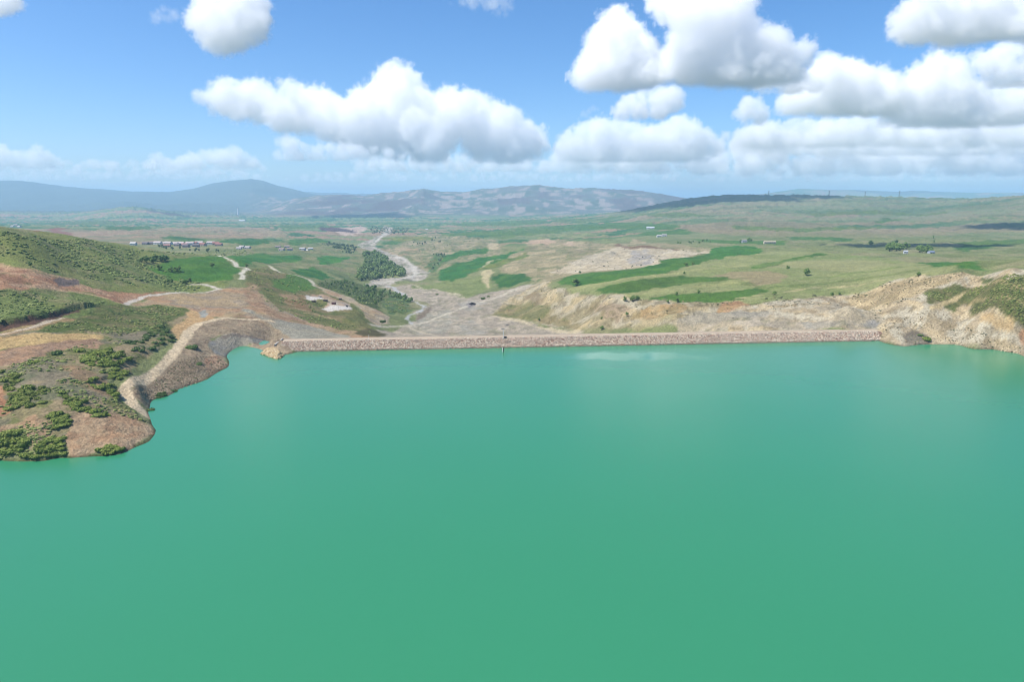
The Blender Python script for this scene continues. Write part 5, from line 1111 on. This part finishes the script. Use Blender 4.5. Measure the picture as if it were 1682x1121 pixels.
# low scrub nobody could count: one object per stretch of ground
SCRUB_TONES = {0: [(144, 158, 80), (128, 146, 70), (156, 166, 92), (114, 134, 64)], 1: [(136, 148, 74), (152, 160, 82), (120, 136, 66), (166, 164, 98)], 2: [(122, 120, 76), (106, 110, 66), (140, 130, 88), (96, 96, 62)]}
for name, poly, n, r0, r1, pal in SCRUB:
    pts = inside_points(poly, n)
    # thins out where the soil shows
    dens = fbm(pts[:, 0] / 15, pts[:, 1] / 15, 3, 71)
    pts = pts[dens + nrg.random(len(pts)) * .16 > .56]
    z = ground_z(pts)
    k = len(pts)
    r = r0 + (r1 - r0) * nrg.random(k) ** 1.8
    sc = r[:, None] * (0.75 + 0.5 * nrg.random((k, 3))) * np.array([1, 1, .48])
    vv = ICO_V[None] * (0.72 + 0.5 * nrg.random((k, 12)))[:, :, None] * sc[:, None, :] + np.stack([pts[:, 0], pts[:, 1], z + r * .14], 1)[:, None, :]
    ff = ICO_F[None] + (np.arange(k) * 12)[:, None, None]
    tn = np.array([alb(c) for c in SCRUB_TONES[pal]])[nrg.integers(0, 4, k)] * (0.7 + 0.55 * nrg.random(k))[:, None]
    o = mesh_obj(name, vv.reshape(-1, 3), ff.reshape(-1, 3), M_leaf, np.repeat(tn, 12, 0))
    o['kind'] = 'stuff'

# loose stones on the bare slopes
def stones(name, poly, n, r0, r1, tones):
    pts = inside_points(poly, n); z = ground_z(pts); k = len(pts)
    r = r0 + (r1 - r0) * nrg.random(k) ** 2.5
    vv = ICO_V[None] * (0.7 + 0.5 * nrg.random((k, 12)))[:, :, None] * (r[:, None] * (0.7 + 0.5 * nrg.random((k, 3))))[:, None, :] + np.stack([pts[:, 0], pts[:, 1], z + r * .2], 1)[:, None, :]
    ff = ICO_F[None] + (np.arange(k) * 12)[:, None, None]
    tn = np.array([alb(c) for c in tones])[nrg.integers(0, len(tones), k)] * (0.8 + 0.4 * nrg.random(k))[:, None]
    o = mesh_obj(name, vv.reshape(-1, 3), ff.reshape(-1, 3), M_stone, np.repeat(tn, 12, 0)); o['kind'] = 'stuff'
    return o
M_stone = attr_mat('loose_stone', (1.5,), (0.4,))

# ------------------------------------------------------------------ buildings
def flat_mat(name, c, rough=.8, amp=.25, scale=.6):
    m, t, b = node_mat(name)
    g = t.nodes.new('ShaderNodeNewGeometry')
    f = nmath(t, 'ADD', 1 - amp / 2, nmath(t, 'MULTIPLY', nnoise(t, g.outputs['Position'], scale, 4), amp))
    rgb = t.nodes.new('ShaderNodeRGB'); rgb.outputs[0].default_value = (*alb(c), 1)
    t.links.new(tint(t, rgb.outputs[0], f), b.inputs['Base Color'])
    b.inputs['Roughness'].default_value = rough
    return m
_MATS = {}
def cmat(c, nm):
    if (c, nm) not in _MATS: _MATS[(c, nm)] = flat_mat(nm, c)
    return _MATS[(c, nm)]
M_glass, _t, _b = node_mat('dark_window_glass'); _b.inputs['Base Color'].default_value = (.02, .025, .03, 1); _b.inputs['Roughness'].default_value = .12
M_door = flat_mat('door_paint', (96, 78, 66))

def boxes(name, lst, mat, parent=None):
    """axis boxes (x0,x1,y0,y1,z0,z1) as one mesh"""
    V, F = [], []
    for x0, x1, y0, y1, z0, z1 in lst:
        o = len(V)
        V += [(x, y, z) for z in (z0, z1) for x, y in ((x0, y0), (x1, y0), (x1, y1), (x0, y1))]
        F += [[o + i for i in q] for q in ((0, 3, 2, 1), (4, 5, 6, 7), (0, 1, 5, 4), (1, 2, 6, 5), (2, 3, 7, 6), (3, 0, 4, 7))]
    return mesh_obj(name, np.array(V), np.array(F), mat, parent=parent)

def house(x, y, z, w, d, h, wall, roof, label, group=None, gable=True, rot=None, name='house', cat='house'):
    root = bpy.data.objects.new(name, None); COL.objects.link(root)
    root.location = (x, y, z); root.rotation_euler = (0, 0, rnd.uniform(-.3, .3) if rot is None else rot)
    tag(root, label, cat, group)
    e, rh = .35, (d * .28 if gable else d * .1)
    t = .18
    V = []
    for xx in (-w / 2 - e, w / 2 + e):
        V += [(xx, -d / 2 - e, h - e * rh / (d / 2)), (xx, 0, h + rh), (xx, d / 2 + e, h - e * rh / (d / 2)),
              (xx, d / 2 + e, h - e * rh / (d / 2) + t), (xx, 0, h + rh + t), (xx, -d / 2 - e, h - e * rh / (d / 2) + t)]
    F4 = [(k, (k + 1) % 6, (k + 1) % 6 + 6, k + 6) for k in range(6)] + [(0, 5, 4, 1), (1, 4, 3, 2), (6, 7, 10, 11), (7, 8, 9, 10)]
    mesh_obj('roof', np.array(V), np.array(F4), cmat(roof, 'roof_sheet'), parent=root)
    # walls and gable ends in one closed body
    G = [(sx * w / 2, sy * d / 2, zz) for sx in (-1, 1) for sy, zz in ((-1, -1.5), (1, -1.5), (1, h))] + [(sx * w / 2, 0, h + rh - .02) for sx in (-1, 1)] + [(sx * w / 2, -d / 2, h) for sx in (-1, 1)]
    bm = bmesh.new(); bv = [bm.verts.new(q) for q in G]
    for f in ((0, 1, 2, 6, 8), (3, 9, 7, 5, 4), (0, 8, 9, 3), (1, 4, 5, 2), (2, 5, 7, 6), (8, 6, 7, 9), (0, 3, 4, 1)):
        bm.faces.new([bv[i] for i in f])
    me = bpy.data.meshes.new('wall'); bm.to_mesh(me); bm.free(); me.materials.append(cmat(wall, 'plastered_wall'))
    wo = bpy.data.objects.new('wall', me); COL.objects.link(wo); wo.parent = root
    nw = max(2, int(w / 4.5))
    for k in range(nw):
        cx = -w / 2 + w * (k + .5) / nw
        if k == nw // 2:
            boxes('door', [(cx - .5, cx + .5, -d / 2 - .05, -d / 2 + .05, 0, min(2.1, h * .85))], M_door, root)
        else:
            boxes('window', [(cx - .6, cx + .6, -d / 2 - .04, -d / 2 + .05, h * .4, h * .78)], M_glass, root)
    return root

for (x, y), w, d, h, wall, roof, label, group, gable in HOUSES:
    house(x, y, float(ground_z([(x, y)])[0]), *((w, d, h) if y < 2300 and x < -400 else (w * .6, d * .7, h * .75)), wall, roof, label, group, gable)
for (x, y), w, d, h, wall, roof, label in SHEDS:
    house(x, y, float(ground_z([(x, y)])[0]), *((w, d, h) if y < 2300 and x < -400 else (w * .6, d * .7, h * .75)), wall, roof, label, None, False, rnd.uniform(-.12, .12), 'cabin' if 'cabin' in label else 'shed', 'cabin' if 'cabin' in label else 'shed')

# ------------------------------------------------------------------ pylons on the far ridge, the white tower, dam fittings
M_steel = flat_mat('galvanised_steel', (150, 154, 158), .5)
M_white = flat_mat('white_paint', (245, 245, 245), .6, .1)
M_dark = flat_mat('dark_paint', (40, 42, 46), .5)
M_conc = flat_mat('concrete', (172, 168, 160), .9, .3, .4)

def bars(name, segs, r, mat, parent):
    V, F = [], []
    for p, q in segs:
        p, q = np.array(p, float), np.array(q, float)
        d = (q - p) / np.linalg.norm(q - p)
        s = np.cross(d, (.31, .77, .55)); s /= np.linalg.norm(s); t = np.cross(d, s)
        o = len(V)
        for c in (p, q):
            for k in range(4):
                V.append(c + (s * math.cos(k * 1.571) + t * math.sin(k * 1.571)) * r)
        F += [(o + k, o + (k + 1) % 4, o + 4 + (k + 1) % 4, o + 4 + k) for k in range(4)] + [(o + 3, o + 2, o + 1, o), (o + 4, o + 5, o + 6, o + 7)]
    return mesh_obj(name, np.array(V), np.array(F), mat, parent=parent)

PYLON_WORDS = ['leftmost of the four faint lattice pylons on the far right ridge', 'second faint lattice pylon from the left on the far right ridge',
               'third faint lattice pylon from the left on the far right ridge', 'rightmost of the four faint lattice pylons on the far right ridge']
for (px, py), label in zip(PYLONS, PYLON_WORDS):
    z = float(ground_z([(px, py)])[0])
    root = bpy.data.objects.new('pylon', None); COL.objects.link(root); root.location = (px, py, z - .5); tag(root, label, 'pylon', 'pylons on the far ridge')
    H, w0, w1 = 36, 4.0, .9
    seg = []
    lv = [0, 8, 15, 21, 26, 31, 36]
    wd = lambda h: w0 + (w1 - w0) * min(1, h / 26)
    for a, b in zip(lv[:-1], lv[1:]):
        for sx, sy in ((1, 1), (1, -1), (-1, 1), (-1, -1)):
            seg.append(((sx * wd(a), sy * wd(a), a), (sx * wd(b), sy * wd(b), b)))
        for sy in (1, -1):
            seg += [((-wd(a), sy * wd(a), a), (wd(b), sy * wd(b), b)), ((wd(a), sy * wd(a), a), (-wd(b), sy * wd(b), b))]
    bars('lattice_mast', seg, .32, M_steel, root)
    for h, L in ((24, 7.5), (29, 9), (34, 6)):
        bars('cross_arm', [((-L, 0, h), (0, .8, h + 1.4)), ((-L, 0, h), (0, -.8, h)), ((L, 0, h), (0, .8, h + 1.4)), ((L, 0, h), (0, -.8, h))], .28, M_steel, root)

def lathe(name, prof, mat, parent, n=20):
    V = [(r * math.cos(6.2832 * k / n), r * math.sin(6.2832 * k / n), z) for r, z in prof for k in range(n)]
    F = [(i * n + k, i * n + (k + 1) % n, (i + 1) * n + (k + 1) % n, (i + 1) * n + k) for i in range(len(prof) - 1) for k in range(n)]
    return mesh_obj(name, np.array(V), np.array(F), mat, smooth=True, parent=parent)

tx, ty = -2760, 7000
root = bpy.data.objects.new('tower', None); COL.objects.link(root); root.location = (tx, ty, float(ground_z([(tx, ty)])[0]) - 1)
tag(root, 'tall tapering white tower standing far out on the hazy plain', 'tower')
lathe('shaft', [(13, 0), (9.5, 18), (6.5, 45), (4.6, 72), (4.2, 78), (0.1, 78.2)], M_white, root)
lathe('base_ring', [(13.6, -2), (13.6, 3), (13.1, 3.4), (0.1, 3.5)], M_conc, root)
lathe('top_rim', [(4.9, 74), (4.9, 79), (3.8, 79.2), (0.1, 79)], M_steel, root)

def post(x, y, z, h, label, name, r=.13):
    root = bpy.data.objects.new(name, None); COL.objects.link(root); root.location = (x, y, z)
    tag(root, label, 'post')
    lathe('shaft', [(r, -.6), (r * .8, h), (.01, h + .02)], M_white, root, 10)
    lathe('foot', [(r * 2.4, -.5), (r * 2.4, .25), (r * 1.3, .3), (.01, .3)], M_conc, root, 10)
    return root
r_ = post(-6.1, 466.8, 5.7, 5.6, 'white post on the dam crest beside a small dark box', 'mast', .2)
lathe('lamp_head', [(.05, 5.5), (.34, 5.6), (.34, 5.9), (.05, 6.0)], M_white, r_, 10)
post(-98.2, 459.0, 5.7, 4.2, 'thin pale post on the dam crest towards its left end', 'mast', .09)
g_ = post(-6.3, 449.2, -.6, 3.6, 'white gauge post standing in the lake at the foot of the dam', 'gauge_post', .2)
boxes('scale_board', [(.2, .75, -.06, .06, .3, 3.6)], M_dark, g_)
root = bpy.data.objects.new('equipment_box', None); COL.objects.link(root); root.location = (-4.6, 467.2, 5.75)
tag(root, 'small dark box on the dam crest just right of the white post', 'box')
boxes('body', [(-.9, .9, -.5, .5, .15, 1.35)], M_dark, root)
boxes('lid', [(-1.0, 1.0, -.6, .6, 1.353, 1.47)], flat_mat('box_lid', (70, 74, 80)), root)
boxes('foot', [(-.8, -.6, -.4, .4, 0, .147), (.6, .8, -.4, .4, 0, .147)], M_steel, root)

# spillway wing wall and its stone nose at the left end of the dam
root = bpy.data.objects.new('spillway_wall', None); COL.objects.link(root); root.location = (-160.5, 455, 0)
tag(root, 'pale concrete spillway wall closing the left end of the dam', 'spillway')
a = math.atan2(37.5, 424)
root.rotation_euler = (0, 0, a)
boxes('wall', [(-.9, 0, -2, 20, -4, 4.3), (-4.0, -3.2, 2, 20, -4, 3.4)], M_conc, root)
boxes('coping', [(-1.0, .1, -2.1, 20.1, 4.303, 4.45), (-4.1, -3.1, 1.9, 20.1, 3.403, 3.55)], flat_mat('coping_stone', (206, 198, 184)), root)
boxes('dark_opening', [(-3.19, -.91, 6, 6.4, -3, 3.0)], M_dark, root)  # dark panel standing in for the shade inside the chute opening
def nose():
    g = np.random.default_rng(4)
    out = np.array([(-166.9, 443.0), (-156.7, 432.3), (-149.6, 427.5), (-150.2, 439.4), (-157.3, 452.4), (-169.0, 456.3)])
    q = inside_points(out, 900)
    sd = poly_sd(q[:, 0], q[:, 1], out)
    z = np.minimum(sd * .75, 2.3) + g.random(len(q)) * .3 - .15
    r = .45 + .6 * g.random(len(q))
    vv = ICO_V[None] * (.75 + .45 * g.random((len(q), 12)))[:, :, None] * r[:, None, None] * np.array([1, 1, .7]) + np.stack([q[:, 0], q[:, 1], z], 1)[:, None, :]
    ff = ICO_F[None] + (np.arange(len(q)) * 12)[:, None, None]
    pal = np.array([alb(c) for c in ((232, 206, 160), (222, 190, 142), (240, 218, 178), (200, 172, 132))])
    o = mesh_obj('stone_mound', vv.reshape(-1, 3), ff.reshape(-1, 3), M_stone, np.repeat(pal[g.integers(0, 4, len(q))], 12, 0))
    # solid core under the stones
    n = len(out)
    c = out.mean(0)
    tag(o, 'low pale stone mound reaching into the lake beside the spillway', 'mound')
nose()
h_ = None
def heap():
    g = np.random.default_rng(8)
    n = 46
    ang, rr = g.random(n) * 6.28, np.sqrt(g.random(n))
    x, y = -51.7 + np.cos(ang) * rr * 4.6, 884 + np.sin(ang) * rr * 7
    z = ground_z(np.stack([x, y], 1)) + (1 - rr) * 2.4
    r = .5 + .8 * g.random(n)
    vv = ICO_V[None] * (.7 + .5 * g.random((n, 12)))[:, :, None] * r[:, None, None] + np.stack([x, y, z], 1)[:, None, :]
    ff = ICO_F[None] + (np.arange(n) * 12)[:, None, None]
    pal = np.array([alb(c) for c in ((56, 46, 50), (74, 62, 64), (42, 36, 40))])
    o = mesh_obj('boulder_heap', vv.reshape(-1, 3), ff.reshape(-1, 3), M_stone, np.repeat(pal[g.integers(0, 3, n)], 12, 0))
    tag(o, 'dark heap of boulders on the pale gravel of the work yard', 'heap')
heap()
for q in SCRUB:
    pass
stones('loose_stones', [p for nm, p, *r in SCRUB if nm == 'bank_scrub'][0], 2600, .1, .5, [(176, 156, 130), (150, 128, 104), (196, 176, 146)])
for poly in [p for nm, p, *r in SCRUB if nm == 'cliff_scrub'][:2]:
    stones('loose_stones', poly, 1100, .12, .5, [(206, 184, 142), (180, 160, 124), (160, 140, 110)])
# ------------------------------------------------------------------ clouds: real vapour in the air, lit by the sun
def make_clouds():
    mats = {}
    def mat(dens):
        if dens not in mats:
            m = bpy.data.materials.new('cloud_vapour'); m.use_nodes = True
            t = m.node_tree; t.nodes.clear()
            o = t.nodes.new('ShaderNodeOutputMaterial'); v = t.nodes.new('ShaderNodeVolumePrincipled')
            v.inputs['Density'].default_value = dens
            v.inputs['Color'].default_value = (1, 1, 1, 1)
            v.inputs['Anisotropy'].default_value = 0.0
            t.links.new(v.outputs[0], o.inputs['Volume']); mats[dens] = m
        return mats[dens]

    def cloud(pts, rs, base, vox, m, seed, soft):
        pts, rs = np.array(pts), np.array(rs)
        cl = np.unique(np.quantile(rs, [0.05, .35, .65, .9]))
        Rm = float(np.median(rs))
        me = bpy.data.meshes.new('cloud')
        me.vertices.add(len(pts)); me.vertices.foreach_set('co', pts.astype(np.float32).ravel())
        at = me.attributes.new('size_class', 'INT', 'POINT')
        at.data.foreach_set('value', np.argmin(np.abs(rs[:, None] - cl), 1).astype(np.int32))
        lo = (pts - rs[:, None] * 1.3).min(0); hi = (pts + rs[:, None] * 1.3).max(0)
        if base is not None: lo[2] = max(lo[2], base - Rm * .5)
        lo[2] = max(lo[2], 640)
        ng = bpy.data.node_groups.new('cloud_field', 'GeometryNodeTree')
        ng.interface.new_socket('Geometry', in_out='INPUT', socket_type='NodeSocketGeometry')
        ng.interface.new_socket('Geometry', in_out='OUTPUT', socket_type='NodeSocketGeometry')
        N, L = ng.nodes, ng.links
        gi, go = N.new('NodeGroupInput'), N.new('NodeGroupOutput')
        pos = N.new('GeometryNodeInputPosition')
        off = N.new('ShaderNodeVectorMath'); off.operation = 'ADD'
        L.new(pos.outputs[0], off.inputs[0]); off.inputs[1].default_value = (seed * 3571.0, seed * 911.0, seed * 1733.0)
        def noise(scale, detail, rough=.55):
            n = N.new('ShaderNodeTexNoise')
            n.inputs['Scale'].default_value = scale; n.inputs['Detail'].default_value = detail; n.inputs['Roughness'].default_value = rough
            L.new(off.outputs[0], n.inputs['Vector'])
            return n
        def mth(op, a, b, c=None):
            q = N.new('ShaderNodeMath'); q.operation = op
            for i, x in enumerate((a, b, c)):
                if x is None: continue
                if isinstance(x, (int, float)): q.inputs[i].default_value = x
                else: L.new(x, q.inputs[i])
            return q.outputs[0]
        n1 = noise(1 / (Rm * 1.6), 5, .55)
        ad = N.new('ShaderNodeVectorMath'); ad.operation = 'ADD'
        L.new(pos.outputs[0], ad.inputs[0]); ad.inputs[1].default_value = (-Rm * 1.0,) * 3
        wp = N.new('ShaderNodeVectorMath'); wp.operation = 'MULTIPLY_ADD'
        L.new(n1.outputs['Color'], wp.inputs[0]); wp.inputs[1].default_value = (Rm * 2.0,) * 3; L.new(ad.outputs[0], wp.inputs[2])
        cls = N.new('GeometryNodeInputNamedAttribute'); cls.data_type = 'INT'; cls.inputs[0].default_value = 'size_class'
        cur = None
        for i, R in enumerate(cl):
            cp = N.new('FunctionNodeCompare'); cp.data_type = 'INT'; cp.operation = 'EQUAL'
            L.new(cls.outputs[0], cp.inputs[2]); cp.inputs[3].default_value = i
            sg = N.new('GeometryNodeSeparateGeometry'); L.new(gi.outputs[0], sg.inputs[0]); L.new(cp.outputs[0], sg.inputs[1])
            pr = N.new('GeometryNodeProximity'); pr.target_element = 'POINTS'
            L.new(sg.outputs[0], pr.inputs[0]); L.new(wp.outputs[0], pr.inputs['Sample Position'])
            v = mth('SUBTRACT', float(R), pr.outputs['Distance'])
            cur = v if cur is None else mth('SMOOTH_MAX', cur, v, Rm * .35)
        n2 = noise(1 / (Rm * .9), 8, .66)
        cur = mth('ADD', cur, mth('MULTIPLY', mth('SUBTRACT', n2.outputs[0], .42), Rm * (3.4 if not soft else 3.0)))
        n4 = noise(1 / (Rm * .26), 5, .62)
        cur = mth('ADD', cur, mth('MULTIPLY', mth('SUBTRACT', n4.outputs[0], .5), Rm * 1.3))
        if base is not None:
            sx = N.new('ShaderNodeSeparateXYZ'); L.new(pos.outputs[0], sx.inputs[0])
            n3 = noise(1 / (Rm * 1.4), 4)
            b = mth('SUBTRACT', sx.outputs[2], base)
            b = mth('MULTIPLY', mth('ADD', b, mth('MULTIPLY', mth('SUBTRACT', n3.outputs[0], .5), Rm * .9)), .5)
            cur = mth('MINIMUM', cur, b)
        mr = N.new('ShaderNodeMapRange'); mr.interpolation_type = 'SMOOTHSTEP'
        L.new(cur, mr.inputs[0]); mr.inputs[1].default_value = 0; mr.inputs[2].default_value = Rm * (.42 if not soft else 1.0)
        vc = N.new('GeometryNodeVolumeCube'); L.new(mr.outputs[0], vc.inputs[0])
        vc.inputs['Min'].default_value = tuple(lo); vc.inputs['Max'].default_value = tuple(hi)
        for i, k in enumerate(('Resolution X', 'Resolution Y', 'Resolution Z')):
            vc.inputs[k].default_value = int(min(520, max(8, (hi[i] - lo[i]) / vox)))
        sm = N.new('GeometryNodeSetMaterial'); L.new(vc.outputs[0], sm.inputs[0]); sm.inputs[2].default_value = m; L.new(sm.outputs[0], go.inputs[0])
        me.materials.append(m)
        o = bpy.data.objects.new('cloud', me); COL.objects.link(o)
        o.modifiers.new('vapour', 'NODES').node_group = ng
        o['kind'] = 'stuff'

    g = np.random.default_rng(5)
    for i, (D, poly, n, rmax, base, wisp) in enumerate(CLOUDS):
        p = np.array(poly, float)
        lo, hi = p.min(0), p.max(0)
        n = int(n * 1.8)
        q = lo + g.random((n * 30, 2)) * (hi - lo)
        sd = poly_sd(q[:, 0], q[:, 1], p)
        ok = sd > rmax * .08
        q, sd = q[ok][:n], sd[ok][:n]
        r = np.minimum(sd * (.95 + .45 * g.random(len(q))) + rmax * .16, rmax * (.3 + .8 * g.random(len(q)) ** 1.6))
        depth = max(rmax * 2.0, (hi[1] - lo[1]) * .6)
        y = D + (g.random(len(q)) - .5) * depth
        pts = np.stack([q[:, 0] / D * y, y, 100 + (q[:, 1] - 100) / D * y], 1)
        cloud(pts, r, base, max(D / 683 * 1.0, rmax / 30), mat(CLOUD_D * (12000 / D) * (0.35 if wisp else 1)), i + 1, wisp)
    # three unseen clouds added above the frame to shade the ridge and the plain
    for (x, y, z, a, b, c) in SHADE:
        k = 40
        ang = g.random(k) * 6.28; rr = np.sqrt(g.random(k))
        pts = np.stack([x + np.cos(ang) * rr * a, y + np.sin(ang) * rr * b, z + g.random(k) * 90], 1)
        cloud(pts, c * (.6 + .5 * g.random(k)), z - 60, c / 8, mat(.03), 90 + int(x), 0)
CLOUD_D = 0.0047
SHADE = [(-1190, 3830, 4000, 500, 540, 210), (-48, 1128, 1330, 105, 45, 50), (190, 1732, 2200, 120, 90, 70)]
make_clouds()
# ------------------------------------------------------------------ the air
def make_haze():
    m = bpy.data.materials.new('pale_air'); m.use_nodes = True
    t = m.node_tree; t.nodes.clear()
    out = t.nodes.new('ShaderNodeOutputMaterial'); v = t.nodes.new('ShaderNodeVolumePrincipled')
    v.inputs['Density'].default_value = HAZE_D
    v.inputs['Color'].default_value = HAZE_C
    v.inputs['Anisotropy'].default_value = 0.0
    t.links.new(v.outputs[0], out.inputs['Volume'])
    x, y0, y1, z0, z1 = 72000, -3000, 74000, -140, HAZE_TOP
    bm = bmesh.new(); bmesh.ops.create_cube(bm, size=1)
    for q in bm.verts:
        q.co = (q.co.x * 2 * x, y0 + (q.co.y + .5) * (y1 - y0), z0 + (q.co.z + .5) * (z1 - z0))
    me = bpy.data.meshes.new('haze'); bm.to_mesh(me); bm.free(); me.materials.append(m)
    o = bpy.data.objects.new('haze', me); COL.objects.link(o); o['kind'] = 'stuff'
HAZE_D, HAZE_C, HAZE_TOP = 8.5e-5, (0.50, 0.77, 1.0, 1), max(150.0, float(V[:, 2].max()) + 12)
make_haze()
